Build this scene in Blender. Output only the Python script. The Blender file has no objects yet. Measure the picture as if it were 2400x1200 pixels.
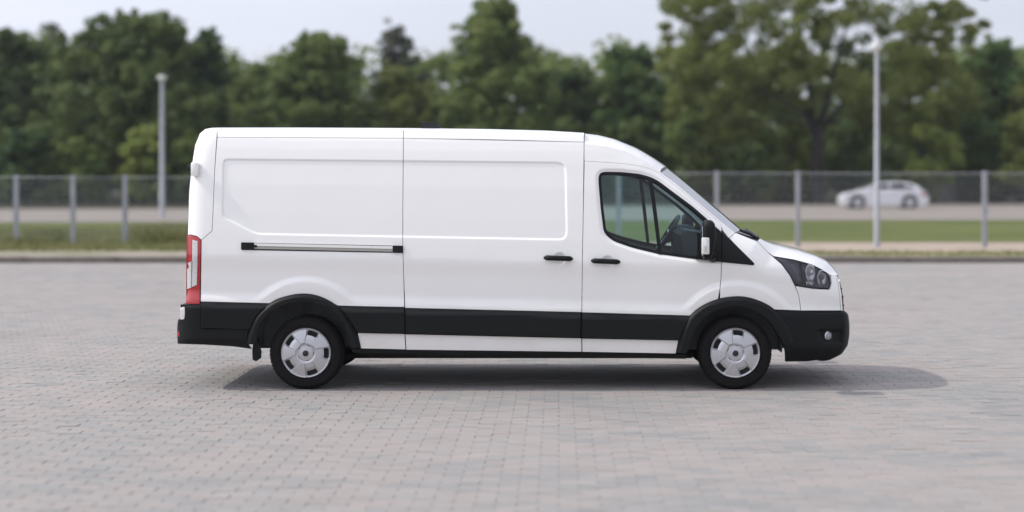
import bpy, bmesh, math, random
import numpy as np
from mathutils import Vector, Matrix
from mathutils.geometry import delaunay_2d_cdt

random.seed(7)
RNG = np.random.default_rng(7)
SC = bpy.context.scene
COL = SC.collection
PI = math.pi

# ------------------------------------------------------------------ camera, sky, sun, exposure
F_PX, CAM_D, CAM_H = 4032.0, 15.0, 1.87           # focal length in photo pixels, metres to the van's side, eye height
CX, CY = 1310.0, 412.0                            # vanishing point of the photo
cam_data = bpy.data.cameras.new('camera')
cam_data.sensor_width = 36.0
cam_data.lens = F_PX / 2400.0 * 36.0
cam_data.shift_x = -(CX - 1200.0) / 2400.0
cam_data.shift_y = -(600.0 - CY) / 2400.0
cam_data.clip_start, cam_data.clip_end = 0.1, 5000.0
cam_data.dof.use_dof = True
cam_data.dof.focus_distance = CAM_D + 0.35
cam_data.dof.aperture_fstop = 0.75
cam = bpy.data.objects.new('camera', cam_data)
cam.location = (0, -CAM_D, CAM_H)
cam.rotation_euler = (PI / 2, 0, 0)
COL.objects.link(cam)
SC.camera = cam

SUN_EL, SUN_AZ = math.radians(45), math.radians(270.5)
world = bpy.data.worlds.new('World')
SC.world = world
world.use_nodes = True
wn, wl = world.node_tree.nodes, world.node_tree.links
bgn = wn['Background']
skyt = wn.new('ShaderNodeTexSky')
skyt.sky_type = 'NISHITA'
skyt.sun_disc = False
skyt.sun_elevation, skyt.sun_rotation = SUN_EL, SUN_AZ
skyt.altitude, skyt.air_density, skyt.dust_density, skyt.ozone_density = 50, 1.0, 2.5, 1.0
# thin high cloud veil over the whole dome
tc = wn.new('ShaderNodeTexCoord')
mp = wn.new('ShaderNodeMapping'); mp.inputs['Scale'].default_value = (1.2, 1.2, 7.0)
nz = wn.new('ShaderNodeTexNoise'); nz.inputs['Scale'].default_value = 2.2; nz.inputs['Detail'].default_value = 6
rmp = wn.new('ShaderNodeMapRange')
rmp.inputs['From Min'].default_value, rmp.inputs['From Max'].default_value = 0.3, 0.75
rmp.inputs['To Min'].default_value, rmp.inputs['To Max'].default_value = 0.72, 0.92
mx = wn.new('ShaderNodeMix'); mx.data_type = 'RGBA'

wl.new(tc.outputs['Generated'], mp.inputs['Vector']); wl.new(mp.outputs[0], nz.inputs['Vector'])
wl.new(nz.outputs['Fac'], rmp.inputs['Value']); wl.new(rmp.outputs[0], mx.inputs['Factor'])
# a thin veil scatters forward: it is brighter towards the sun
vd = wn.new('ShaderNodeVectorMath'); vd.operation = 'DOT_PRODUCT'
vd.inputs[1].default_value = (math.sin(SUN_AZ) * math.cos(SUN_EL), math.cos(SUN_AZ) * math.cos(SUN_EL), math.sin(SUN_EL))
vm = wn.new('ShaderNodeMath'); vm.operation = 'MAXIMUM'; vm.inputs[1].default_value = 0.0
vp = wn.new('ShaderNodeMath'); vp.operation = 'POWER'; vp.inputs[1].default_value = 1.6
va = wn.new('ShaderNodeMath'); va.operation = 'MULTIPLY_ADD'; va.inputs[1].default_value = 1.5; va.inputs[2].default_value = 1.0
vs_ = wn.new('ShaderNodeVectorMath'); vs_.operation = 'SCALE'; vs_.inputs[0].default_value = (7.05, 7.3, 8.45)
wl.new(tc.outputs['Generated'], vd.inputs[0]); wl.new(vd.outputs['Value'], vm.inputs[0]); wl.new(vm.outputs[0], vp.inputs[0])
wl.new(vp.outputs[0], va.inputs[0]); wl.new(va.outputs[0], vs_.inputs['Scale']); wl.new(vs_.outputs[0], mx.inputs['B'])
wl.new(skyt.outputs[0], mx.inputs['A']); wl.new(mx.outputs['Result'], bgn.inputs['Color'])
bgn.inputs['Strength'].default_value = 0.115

sun_data = bpy.data.lights.new('sun', 'SUN')
sun_data.energy = 2.75
sun_data.angle = math.radians(1.5)
sun_data.color = (1.0, 0.955, 0.89)
sun = bpy.data.objects.new('sun', sun_data)
sdir = Vector((math.sin(SUN_AZ) * math.cos(SUN_EL), math.cos(SUN_AZ) * math.cos(SUN_EL), math.sin(SUN_EL)))
sun.rotation_euler = sdir.to_track_quat('Z', 'Y').to_euler()
sun.location = sdir * 60
COL.objects.link(sun)

SC.view_settings.view_transform = 'Standard'
SC.view_settings.look = 'None'
SC.view_settings.exposure = 0.0
SC.view_settings.gamma = 1.0
SC.view_settings.use_curve_mapping = False
SC.render.engine = 'CYCLES'
SC.cycles.use_denoising = True
SC.cycles.max_bounces = 8
SC.cycles.transparent_max_bounces = 16

# ------------------------------------------------------------------ materials
def mat(name, col, rough=0.5, metal=0.0, coat=0.0, noise=None, bump=None, spec=0.5, trans=None):
    """Principled material; noise=(scale, amount) varies the base colour, bump=(scale, strength, distance)."""
    m = bpy.data.materials.new(name); m.use_nodes = True
    n, l = m.node_tree.nodes, m.node_tree.links
    p = n['Principled BSDF']
    p.inputs['Base Color'].default_value = (*col, 1)
    p.inputs['Roughness'].default_value = rough
    p.inputs['Metallic'].default_value = metal
    p.inputs['Specular IOR Level'].default_value = spec
    p.inputs['Coat Weight'].default_value = coat
    p.inputs['Coat Roughness'].default_value = 0.08
    if noise or bump:
        g = n.new('ShaderNodeNewGeometry')
    if noise:
        t = n.new('ShaderNodeTexNoise'); t.inputs['Scale'].default_value = noise[0]; t.inputs['Detail'].default_value = 5
        r = n.new('ShaderNodeMapRange'); r.inputs['From Min'].default_value = 0.25; r.inputs['From Max'].default_value = 0.75
        r.inputs['To Min'].default_value = 1 - noise[1]; r.inputs['To Max'].default_value = 1 + noise[1]
        v = n.new('ShaderNodeVectorMath'); v.operation = 'SCALE'; v.inputs[0].default_value = col
        l.new(g.outputs['Position'], t.inputs['Vector']); l.new(t.outputs['Fac'], r.inputs['Value'])
        l.new(r.outputs[0], v.inputs['Scale']); l.new(v.outputs[0], p.inputs['Base Color'])
    if bump:
        t = n.new('ShaderNodeTexNoise'); t.inputs['Scale'].default_value = bump[0]; t.inputs['Detail'].default_value = 4
        b = n.new('ShaderNodeBump'); b.inputs['Strength'].default_value = bump[1]; b.inputs['Distance'].default_value = bump[2]
        l.new(g.outputs['Position'], t.inputs['Vector']); l.new(t.outputs['Fac'], b.inputs['Height']); l.new(b.outputs[0], p.inputs['Normal'])
    return m

def ground_mat(name, c1, c2, scale, c3=None, scale3=1.0, rough=0.95, stretch=(1, 1, 1), bump=None):
    m = bpy.data.materials.new(name); m.use_nodes = True
    n, l = m.node_tree.nodes, m.node_tree.links
    p = n['Principled BSDF']; p.inputs['Roughness'].default_value = rough; p.inputs['Specular IOR Level'].default_value = 0.2
    g = n.new('ShaderNodeNewGeometry')
    s = n.new('ShaderNodeVectorMath'); s.operation = 'MULTIPLY'; s.inputs[1].default_value = stretch
    l.new(g.outputs['Position'], s.inputs[0])
    t = n.new('ShaderNodeTexNoise'); t.inputs['Scale'].default_value = scale; t.inputs['Detail'].default_value = 7
    l.new(s.outputs[0], t.inputs['Vector'])
    r = n.new('ShaderNodeValToRGB'); r.color_ramp.elements[0].position = 0.33; r.color_ramp.elements[1].position = 0.67
    r.color_ramp.elements[0].color = (*c1, 1); r.color_ramp.elements[1].color = (*c2, 1)
    l.new(t.outputs['Fac'], r.inputs['Fac'])
    out = r.outputs['Color']
    if c3:
        t2 = n.new('ShaderNodeTexNoise'); t2.inputs['Scale'].default_value = scale3; t2.inputs['Detail'].default_value = 4
        l.new(s.outputs[0], t2.inputs['Vector'])
        r2 = n.new('ShaderNodeMapRange'); r2.inputs['From Min'].default_value = 0.48; r2.inputs['From Max'].default_value = 0.68
        l.new(t2.outputs['Fac'], r2.inputs['Value'])
        x = n.new('ShaderNodeMix'); x.data_type = 'RGBA'; x.inputs['B'].default_value = (*c3, 1)
        l.new(r2.outputs[0], x.inputs['Factor']); l.new(out, x.inputs['A']); out = x.outputs['Result']
    l.new(out, p.inputs['Base Color'])
    if bump:
        b = n.new('ShaderNodeBump'); b.inputs['Strength'].default_value = bump[0]; b.inputs['Distance'].default_value = bump[1]
        l.new(t.outputs['Fac'], b.inputs['Height']); l.new(b.outputs[0], p.inputs['Normal'])
    return m

def glass_mat(name, tint, refl=0.9, rough=0.0):
    m = bpy.data.materials.new(name); m.use_nodes = True
    n, l = m.node_tree.nodes, m.node_tree.links
    n.remove(n['Principled BSDF'])
    tr = n.new('ShaderNodeBsdfTransparent'); tr.inputs[0].default_value = (*tint, 1)
    gl = n.new('ShaderNodeBsdfGlossy'); gl.inputs['Roughness'].default_value = rough; gl.inputs[0].default_value = (refl, refl, refl, 1)
    fr = n.new('ShaderNodeFresnel'); fr.inputs['IOR'].default_value = 1.5
    mxs = n.new('ShaderNodeMixShader')
    l.new(fr.outputs[0], mxs.inputs[0]); l.new(tr.outputs[0], mxs.inputs[1]); l.new(gl.outputs[0], mxs.inputs[2])
    l.new(mxs.outputs[0], n['Material Output'].inputs[0])
    return m

PAV_L, PAV_W = 0.24, 0.12
def paver_mat(name, with_joints=False):
    """Concrete pavers: every stone of the running bond gets its own tone from its cell in the bond."""
    m = bpy.data.materials.new(name); m.use_nodes = True
    n, l = m.node_tree.nodes, m.node_tree.links
    p = n['Principled BSDF']; p.inputs['Roughness'].default_value = 0.9; p.inputs['Specular IOR Level'].default_value = 0.25
    g = n.new('ShaderNodeNewGeometry')
    sp = n.new('ShaderNodeSeparateXYZ'); l.new(g.outputs['Position'], sp.inputs[0])
    def mth(op, a, b=None):
        k = n.new('ShaderNodeMath'); k.operation = op
        for i, v in enumerate((a, b)):
            if v is None: continue
            if isinstance(v, (int, float)): k.inputs[i].default_value = v
            else: l.new(v, k.inputs[i])
        return k.outputs[0]
    row = mth('FLOOR', mth('DIVIDE', sp.outputs['Y'], PAV_W))
    odd = mth('MULTIPLY', mth('FLOORED_MODULO', row, 2.0), 0.5)
    colf = mth('ADD', mth('DIVIDE', sp.outputs['X'], PAV_L), odd)
    cell = n.new('ShaderNodeCombineXYZ'); l.new(mth('FLOOR', colf), cell.inputs[0]); l.new(row, cell.inputs[1])
    wh = n.new('ShaderNodeTexWhiteNoise'); wh.noise_dimensions = '2D'; l.new(cell.outputs[0], wh.inputs['Vector'])
    big = n.new('ShaderNodeTexNoise'); big.inputs['Scale'].default_value = 0.75; big.inputs['Detail'].default_value = 4
    sc2 = n.new('ShaderNodeVectorMath'); sc2.operation = 'MULTIPLY'; sc2.inputs[1].default_value = (0.5, 1.0, 1)
    l.new(g.outputs['Position'], sc2.inputs[0]); l.new(sc2.outputs[0], big.inputs['Vector'])
    f = mth('ADD', mth('MULTIPLY', wh.outputs['Value'], 0.42), mth('MULTIPLY', big.outputs['Fac'], 0.95))
    r = n.new('ShaderNodeValToRGB'); cr = r.color_ramp
    cr.elements[0].position = 0.36; cr.elements[0].color = (0.302, 0.267, 0.248, 1)
    cr.elements[1].position = 1.0; cr.elements[1].color = (0.236, 0.234, 0.225, 1)
    e = cr.elements.new(0.62); e.color = (0.288, 0.262, 0.242, 1)
    e = cr.elements.new(0.8); e.color = (0.264, 0.252, 0.237, 1)
    l.new(f, r.inputs['Fac'])
    fine = n.new('ShaderNodeTexNoise'); fine.inputs['Scale'].default_value = 55; fine.inputs['Detail'].default_value = 3
    l.new(g.outputs['Position'], fine.inputs['Vector'])
    blo = n.new('ShaderNodeTexNoise'); blo.inputs['Scale'].default_value = 3.0; blo.inputs['Detail'].default_value = 5
    l.new(g.outputs['Position'], blo.inputs['Vector'])
    st = n.new('ShaderNodeTexNoise'); st.inputs['Scale'].default_value = 0.33; st.inputs['Detail'].default_value = 7; st.inputs['Roughness'].default_value = 0.6
    l.new(g.outputs['Position'], st.inputs['Vector'])
    sr_ = n.new('ShaderNodeMapRange'); sr_.inputs['From Min'].default_value = 0.54; sr_.inputs['From Max'].default_value = 0.68; sr_.inputs['To Max'].default_value = -0.11
    l.new(st.outputs['Fac'], sr_.inputs['Value'])
    k = mth('ADD', mth('MULTIPLY', fine.outputs['Fac'], 0.22), mth('ADD', mth('ADD', mth('MULTIPLY', blo.outputs['Fac'], 0.28), 0.76), sr_.outputs[0]))
    v = n.new('ShaderNodeVectorMath'); v.operation = 'SCALE'; l.new(r.outputs[0], v.inputs[0]); l.new(k, v.inputs['Scale'])
    l.new(v.outputs[0], p.inputs['Base Color'])
    b = n.new('ShaderNodeBump'); b.inputs['Strength'].default_value = 0.25; b.inputs['Distance'].default_value = 0.004
    l.new(fine.outputs['Fac'], b.inputs['Height']); l.new(b.outputs[0], p.inputs['Normal'])
    return m

def leaf_mat(name, c1, c2, c3):
    m = bpy.data.materials.new(name); m.use_nodes = True
    n, l = m.node_tree.nodes, m.node_tree.links
    p = n['Principled BSDF']; p.inputs['Roughness'].default_value = 0.65; p.inputs['Specular IOR Level'].default_value = 0.25
    g = n.new('ShaderNodeNewGeometry'); oi = n.new('ShaderNodeObjectInfo')
    t = n.new('ShaderNodeTexNoise'); t.inputs['Scale'].default_value = 0.55; t.inputs['Detail'].default_value = 3
    l.new(g.outputs['Position'], t.inputs['Vector'])
    a = n.new('ShaderNodeMath'); a.operation = 'MULTIPLY_ADD'; a.inputs[1].default_value = 0.45; l.new(g.outputs['Random Per Island'], a.inputs[0])
    l.new(t.outputs['Fac'], a.inputs[2])
    a2 = n.new('ShaderNodeMath'); a2.operation = 'MULTIPLY_ADD'; a2.inputs[1].default_value = 0.4; l.new(oi.outputs['Random'], a2.inputs[0]); l.new(a.outputs[0], a2.inputs[2])
    r = n.new('ShaderNodeValToRGB'); cr = r.color_ramp
    cr.elements[0].position = 0.45; cr.elements[0].color = (*c1, 1)
    cr.elements[1].position = 1.25 if False else 1.0; cr.elements[1].color = (*c3, 1)
    e = cr.elements.new(0.75); e.color = (*c2, 1)
    l.new(a2.outputs[0], r.inputs['Fac']); l.new(r.outputs[0], p.inputs['Base Color'])
    tl = n.new('ShaderNodeBsdfTranslucent'); l.new(r.outputs[0], tl.inputs[0])
    ms = n.new('ShaderNodeMixShader'); ms.inputs[0].default_value = 0.38
    l.new(p.outputs[0], ms.inputs[1]); l.new(tl.outputs[0], ms.inputs[2]); l.new(ms.outputs[0], n['Material Output'].inputs[0])
    return m

M = {}
M['white'] = mat('white_paint', (0.88, 0.86, 0.82), 0.32, coat=1.0)
def road_film(m):
    n, l = m.node_tree.nodes, m.node_tree.links; p = n['Principled BSDF']
    g = n.new('ShaderNodeNewGeometry'); sp = n.new('ShaderNodeSeparateXYZ'); l.new(g.outputs['Position'], sp.inputs[0])
    t = n.new('ShaderNodeTexNoise'); t.inputs['Scale'].default_value = 3.5; t.inputs['Detail'].default_value = 8; t.inputs['Roughness'].default_value = 0.65; l.new(g.outputs['Position'], t.inputs['Vector'])
    h = n.new('ShaderNodeMapRange'); h.inputs['From Min'].default_value = 1.0; h.inputs['From Max'].default_value = 0.3; h.inputs['To Max'].default_value = 0.5; l.new(sp.outputs['Z'], h.inputs['Value'])
    a = n.new('ShaderNodeMath'); a.operation = 'MULTIPLY'; l.new(h.outputs[0], a.inputs[0]); l.new(t.outputs['Fac'], a.inputs[1])
    b = n.new('ShaderNodeMath'); b.operation = 'ADD'; b.inputs[1].default_value = 0.02; l.new(a.outputs[0], b.inputs[0])
    x = n.new('ShaderNodeMix'); x.data_type = 'RGBA'; x.inputs['A'].default_value = p.inputs['Base Color'].default_value; x.inputs['B'].default_value = (0.38, 0.34, 0.29, 1)
    l.new(b.outputs[0], x.inputs['Factor']); l.new(x.outputs['Result'], p.inputs['Base Color'])
    w = n.new('ShaderNodeTexNoise'); w.inputs['Scale'].default_value = 2.2; w.inputs['Detail'].default_value = 1; l.new(g.outputs['Position'], w.inputs['Vector'])
    bu = n.new('ShaderNodeBump'); bu.inputs['Strength'].default_value = 0.12; bu.inputs['Distance'].default_value = 0.02; l.new(w.outputs['Fac'], bu.inputs['Height']); l.new(bu.outputs[0], p.inputs['Normal'])
road_film(M['white'])
M['black'] = mat('black_plastic', (0.0065, 0.0072, 0.0072), 0.55, noise=(6, 0.1), bump=(900, 0.12, 0.0006), spec=0.21)
M['seal'] = mat('window_rubber', (0.007, 0.007, 0.008), 0.5, spec=0.25)
M['gloss'] = mat('gloss_black', (0.012, 0.013, 0.016), 0.18)
M['under'] = mat('underbody', (0.02, 0.02, 0.021), 0.85, noise=(5, 0.3))
M['liner'] = mat('arch_liner', (0.10, 0.103, 0.107), 0.85, noise=(7, 0.25))
M['tyre'] = mat('tyre_rubber', (0.0085, 0.008, 0.0085), 0.8, noise=(12, 0.2), spec=0.2)
M['hubcap'] = mat('hubcap_silver', (0.53, 0.53, 0.54), 0.34, metal=0.6)
M['rim'] = mat('dark_steel_rim', (0.02, 0.02, 0.022), 0.6)
M['chrome'] = mat('chrome', (0.82, 0.82, 0.84), 0.08, metal=1.0)
M['alu'] = mat('rail_aluminium', (0.80, 0.79, 0.73), 0.35, metal=0.15)
M['groove'] = mat('rail_groove', (0.40, 0.385, 0.335), 0.45, metal=0.2)
M['interior'] = mat('interior_trim', (0.035, 0.04, 0.043), 0.7, bump=(400, 0.1, 0.001))
M['pillar'] = mat('pillar_lining', (0.16, 0.18, 0.185), 0.75)
M['red'] = mat('red_lens', (0.36, 0.012, 0.014), 0.15, coat=0.6, noise=(60, 0.12))
M['clear'] = mat('clear_lens', (0.52, 0.51, 0.50), 0.2, coat=0.6, noise=(70, 0.2))
M['indicator'] = mat('indicator_lens', (0.72, 0.71, 0.66), 0.15, coat=0.5, noise=(90, 0.1))
M['bowl'] = mat('reflector_bowl', (0.80, 0.79, 0.80), 0.22, metal=0.35)
M['smoke'] = mat('smoked_housing', (0.19, 0.175, 0.195), 0.3)
M['glass'] = glass_mat('tinted_glass', (0.72, 0.87, 0.87))
M['screen'] = glass_mat('windscreen_glass', (0.68, 0.84, 0.90), 0.7)
M['lamp_glass'] = glass_mat('lamp_cover', (0.88, 0.88, 0.9))
M['paver'] = paver_mat('concrete_paver')
M['joint'] = mat('joint_sand', (0.23, 0.212, 0.195), 0.95, noise=(9, 0.35))
M['galv'] = mat('galvanised_steel', (0.39, 0.40, 0.425), 0.5, metal=0.25, noise=(4, 0.12))
M['wire'] = mat('fence_wire', (0.34, 0.35, 0.37), 0.55)
M['lamp'] = mat('lamp_white', (0.56, 0.56, 0.53), 0.4)
M['bark'] = mat('bark', (0.032, 0.028, 0.025), 0.95, noise=(4, 0.35))
M['leaf'] = leaf_mat('leaves_dark', (0.026, 0.062, 0.030), (0.064, 0.118, 0.040), (0.145, 0.185, 0.054))
M['leafm'] = leaf_mat('leaves_mid', (0.050, 0.108, 0.040), (0.112, 0.184, 0.054), (0.20, 0.24, 0.070))
M['leafw'] = leaf_mat('leaves_olive', (0.044, 0.096, 0.030), (0.100, 0.160, 0.044), (0.19, 0.22, 0.056))
M['leafl'] = leaf_mat('leaves_bright', (0.11, 0.175, 0.03), (0.19, 0.26, 0.05), (0.26, 0.30, 0.08))
M['leafg'] = leaf_mat('leaves_hazed', (0.075, 0.085, 0.06), (0.10, 0.11, 0.075), (0.13, 0.14, 0.09))  # greyed leaf colour puts the haze on the pale far trees

# ------------------------------------------------------------------ mesh helpers
def obj(name, verts, faces, m, parent=None, smooth=False, normals=None, mats=None, fmat=None):
    me = bpy.data.meshes.new(name)
    me.from_pydata([tuple(v) for v in verts], [], [tuple(f) for f in faces])
    for k in (mats or [m]): me.materials.append(k)
    if fmat is not None: me.polygons.foreach_set('material_index', fmat)
    if smooth: me.polygons.foreach_set('use_smooth', [True] * len(me.polygons))
    me.update()
    if normals is not None: me.normals_split_custom_set(normals)
    o = bpy.data.objects.new(name, me); COL.objects.link(o)
    if parent is not None: o.parent = parent
    return o

def empty(name, loc=(0, 0, 0), rz=0.0):
    o = bpy.data.objects.new(name, None); o.location = loc; o.rotation_euler = (0, 0, rz)
    o.empty_display_size = 0.2; COL.objects.link(o); return o

def tag(o, label=None, cat=None, group=None, kind=None):
    for k, v in (('label', label), ('category', cat), ('group', group), ('kind', kind)):
        if v: o[k] = v
    return o

class MB:
    """Collects simple shapes into one mesh."""
    def __init__(s): s.v, s.f = [], []
    def add(s, v, f):
        b = len(s.v); s.v += [tuple(p) for p in v]; s.f += [tuple(i + b for i in q) for q in f]; return s
    def box(s, x0, x1, y0, y1, z0, z1):
        return s.add([(x, y, z) for z in (z0, z1) for y in (y0, y1) for x in (x0, x1)],
                     [(0, 2, 3, 1), (4, 5, 7, 6), (0, 1, 5, 4), (2, 6, 7, 3), (0, 4, 6, 2), (1, 3, 7, 5)])
    def bbox(s, x0, x1, y0, y1, z0, z1, r=0.01):
        """box with chamfered edges"""
        bm = bmesh.new(); bmesh.ops.create_cube(bm, size=1)
        for v in bm.verts: v.co = ((x0 + x1) / 2 + v.co.x * (x1 - x0), (y0 + y1) / 2 + v.co.y * (y1 - y0), (z0 + z1) / 2 + v.co.z * (z1 - z0))
        bmesh.ops.bevel(bm, geom=bm.edges[:], offset=r, segments=2, affect='EDGES', profile=0.5)
        bm.verts.ensure_lookup_table()
        s.add([v.co[:] for v in bm.verts], [[v.index for v in f.verts] for f in bm.faces]); bm.free(); return s
    def tube(s, pts, rad, n=8, caps=True):
        pts = [Vector(p) for p in pts]
        rad = rad if isinstance(rad, (list, tuple)) else [rad] * len(pts)
        vs, fs, prev = [], [], None
        for i, p in enumerate(pts):
            d = (pts[min(i + 1, len(pts) - 1)] - pts[max(i - 1, 0)]).normalized()
            a = prev if prev is not None else (Vector((1, 0, 0)) if abs(d.x) < 0.9 else Vector((0, 1, 0)))
            a = (a - d * a.dot(d)).normalized(); prev = a; b = d.cross(a)
            vs += [p + (a * math.cos(2 * PI * k / n) + b * math.sin(2 * PI * k / n)) * rad[i] for k in range(n)]
        for i in range(len(pts) - 1):
            for k in range(n):
                fs.append((i * n + k, i * n + (k + 1) % n, (i + 1) * n + (k + 1) % n, (i + 1) * n + k))
        if caps: fs += [tuple(range(n))[::-1], tuple((len(pts) - 1) * n + k for k in range(n))]
        return s.add(vs, fs)
    def lathe(s, c, axis, prof, n=32):
        """prof: (radius, height along axis) pairs"""
        q = Vector(axis).to_track_quat('Z', 'Y'); c = Vector(c); vs, fs = [], []
        for r, h in prof:
            vs += [c + q @ Vector((r * math.cos(2 * PI * k / n), r * math.sin(2 * PI * k / n), h)) for k in range(n)]
        for i in range(len(prof) - 1):
            for k in range(n): fs.append((i * n + k, i * n + (k + 1) % n, (i + 1) * n + (k + 1) % n, (i + 1) * n + k))
        return s.add(vs, fs)
    def build(s, name, m, parent=None, smooth=False):
        o = obj(name, s.v, s.f, m, parent, smooth)
        return o

def smooth_by_angle(o, ang=35):
    me = o.data
    me.polygons.foreach_set('use_smooth', [True] * len(me.polygons))
    bm = bmesh.new(); bm.from_mesh(me)
    bmesh.ops.remove_doubles(bm, verts=bm.verts, dist=1e-6)
    bmesh.ops.recalc_face_normals(bm, faces=bm.faces)
    for e in bm.edges:
        if len(e.link_faces) == 2 and e.calc_face_angle(0) > math.radians(ang): e.smooth = False
    bm.to_mesh(me); bm.free(); return o

def unproj(px, py, y):
    """photo pixel on the plane y -> world point (used to measure sizes off the photograph)"""
    k = (CAM_D + y) / F_PX
    return np.stack([(np.asarray(px) - CX) * k, np.asarray(y) + 0 * np.asarray(px), CAM_H - (np.asarray(py) - CY) * k], -1)

def gpt(px, D, z=0.0): return ((px - CX) * D / F_PX, D - CAM_D, z)

# ------------------------------------------------------------------ ground, kerb, road
def quad_sheet(name, pts, z, m, kind='structure'):
    o = obj(name, [(x, y, z) for x, y in pts], [tuple(range(len(pts)))], m); o['kind'] = kind; return o

M['grass'] = ground_mat('meadow', (0.066, 0.088, 0.010), (0.100, 0.122, 0.016), 0.35, (0.14, 0.125, 0.05), 0.10, stretch=(0.5, 1, 1), bump=(0.6, 0.1))
M['weeds'] = ground_mat('weedy_grass', (0.095, 0.118, 0.036), (0.16, 0.165, 0.07), 0.9, (0.22, 0.20, 0.14), 0.25, bump=(0.6, 0.1))
M['road'] = ground_mat('road_asphalt', (0.225, 0.198, 0.17), (0.265, 0.235, 0.205), 0.8)
M['gravel'] = ground_mat('pale_gravel', (0.24, 0.21, 0.165), (0.31, 0.27, 0.215), 2.5, (0.17, 0.17, 0.09), 0.6)
M['sand'] = ground_mat('sandy_path', (0.33, 0.265, 0.205), (0.40, 0.325, 0.26), 1.2)
M['kerb'] = mat('kerb_concrete', (0.175, 0.152, 0.125), 0.9, noise=(3, 0.15))
M['soil'] = ground_mat('forest_floor', (0.03, 0.032, 0.018), (0.06, 0.055, 0.03), 0.5)

def Y(D): return D - CAM_D
GZ = 0.10
Y0, Y1 = -12.0, 21.6          # paved yard from behind the camera's feet to the kerb
# the meadow that runs to the horizon
quad_sheet('meadow_ground', [(-900, Y(37.2)), (900, Y(37.2)), (900, 1200), (-900, 1200)], GZ, M['grass'])
quad_sheet('woodland_floor', [(-160, Y(91)), (-24, Y(91)), (24, Y(105.5)), (160, Y(116)), (160, Y(260)), (-160, Y(260))], GZ + 0.008, M['soil'])
quad_sheet('distant_road', [(-160, Y(60)), (-20, Y(65)), (24, Y(69.5)), (160, Y(81)), (160, Y(120)), (24, Y(106.5)), (-20, Y(91)), (-160, Y(79))], GZ + 0.016, M['road'])
quad_sheet('weedy_verge', [(-60, Y(40.2)), (-4, Y(40.2)), (-4, Y(57)), (-60, Y(55))], GZ + 0.006, M['weeds'])
quad_sheet('gravel_strip', [(-60, Y(37.25)), (-2.0, Y(37.25)), (-2.0, Y(40.6)), (-60, Y(40.3))], GZ + 0.012, M['gravel'])
quad_sheet('sandy_path', [(-2.0, Y(40.2)), (60, Y(40.2)), (60, Y(45.4)), (-2.0, Y(45.4))], GZ + 0.012, M['sand'])
M['verge'] = ground_mat('worn_verge', (0.15, 0.145, 0.065), (0.235, 0.205, 0.115), 1.3, (0.10, 0.115, 0.04), 0.5, bump=(0.6, 0.06))
quad_sheet('grass_verge', [(-2.0, Y(37.25)), (60, Y(37.25)), (60, Y(40.2)), (-2.0, Y(40.2))], GZ + 0.012, M['verge'])
ks = None
kerb_root = None
for i in range(34):
    x = -17.0 + i
    if ks is None:
        ks = MB().bbox(-0.494, 0.494, 0, 0.35, -0.05, GZ + 0.03, 0.018)
        kerb_root = MB().bbox(-300, 300, Y(36.99), Y(37.29), -0.05, GZ + 0.012, 0.01).build('kerb', M['kerb']); kerb_root['kind'] = 'structure'
        st = ks.build('kerb_stone', M['kerb'], kerb_root); kmesh = st.data
    else:
        st = bpy.data.objects.new('kerb_stone', kmesh); COL.objects.link(st); st.parent = kerb_root
    st.location = (x, Y(36.95) + random.uniform(-0.008, 0.008), random.uniform(-0.008, 0.008)); st.rotation_euler = (random.uniform(-.02, .02), random.uniform(-.006, .006), random.uniform(-.006, .006))
kb = MB().bbox(-300, -17.5, Y(36.95), Y(37.3), -0.05, GZ + 0.03, 0.015).bbox(16.5, 300, Y(36.95), Y(37.3), -0.05, GZ + 0.03, 0.015).build('kerb_run', M['kerb'], kerb_root); kb['kind'] = 'stuff'

# paved yard: joint sand bed, 300 nearest pavers as parts, the rest of the bond as one part
def ring_sheet():
    X0, X1, XB, YB = -14.4, 12.0, 300, -60
    v = [(X0, Y0, -0.0036), (X1, Y0, -0.0036), (X1, Y(36.95), -0.0036), (X0, Y(36.95), -0.0036)]
    f, fm = [(0, 1, 2, 3)], [0]
    for a, b, c, d in ((-XB, X0, YB, Y(36.95)), (X1, XB, YB, Y(36.95)), (X0, X1, YB, Y0)):
        n = len(v); v += [(a, c, 0), (b, c, 0), (b, d, 0), (a, d, 0)]; f.append((n, n + 1, n + 2, n + 3)); fm.append(1)
    o = obj('paved_yard', v, f, None, mats=[M['joint'], M['paver']], fmat=fm); o['kind'] = 'structure'; return o
yard = ring_sheet()

JOINT, BEV, TH = 0.0048, 0.0020, 0.02
def paver_geo(cx, cy, zj, tx, ty):
    """arrays of centres -> verts (n,12,3); top, bevel ring, lower ring"""
    hx, hy = (PAV_L - JOINT) / 2, (PAV_W - JOINT) / 2
    sx = np.array([-1, 1, 1, -1.]); sy = np.array([-1, -1, 1, 1.])
    out = np.zeros((len(cx), 12, 3))
    for k, (ins, z) in enumerate(((BEV, 0.0), (0, -0.0018), (0, -0.012))):
        lx, ly = sx * (hx - ins), sy * (hy - ins)
        out[:, 4 * k:4 * k + 4, 0] = cx[:, None] + lx
        out[:, 4 * k:4 * k + 4, 1] = cy[:, None] + ly
        out[:, 4 * k:4 * k + 4, 2] = z + zj[:, None] + tx[:, None] * lx + ty[:, None] * ly
    return out
PF = [(0, 1, 2, 3)] + [(4 + i, 4 + (i + 1) % 4, (i + 1) % 4, i) for i in range(4)] + [(8 + i, 8 + (i + 1) % 4, 4 + (i + 1) % 4, 4 + i) for i in range(4)]
rows = np.arange(int(math.ceil(Y0 / PAV_W)), int(Y(36.9) / PAV_W))
cx, cy = [], []
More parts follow.
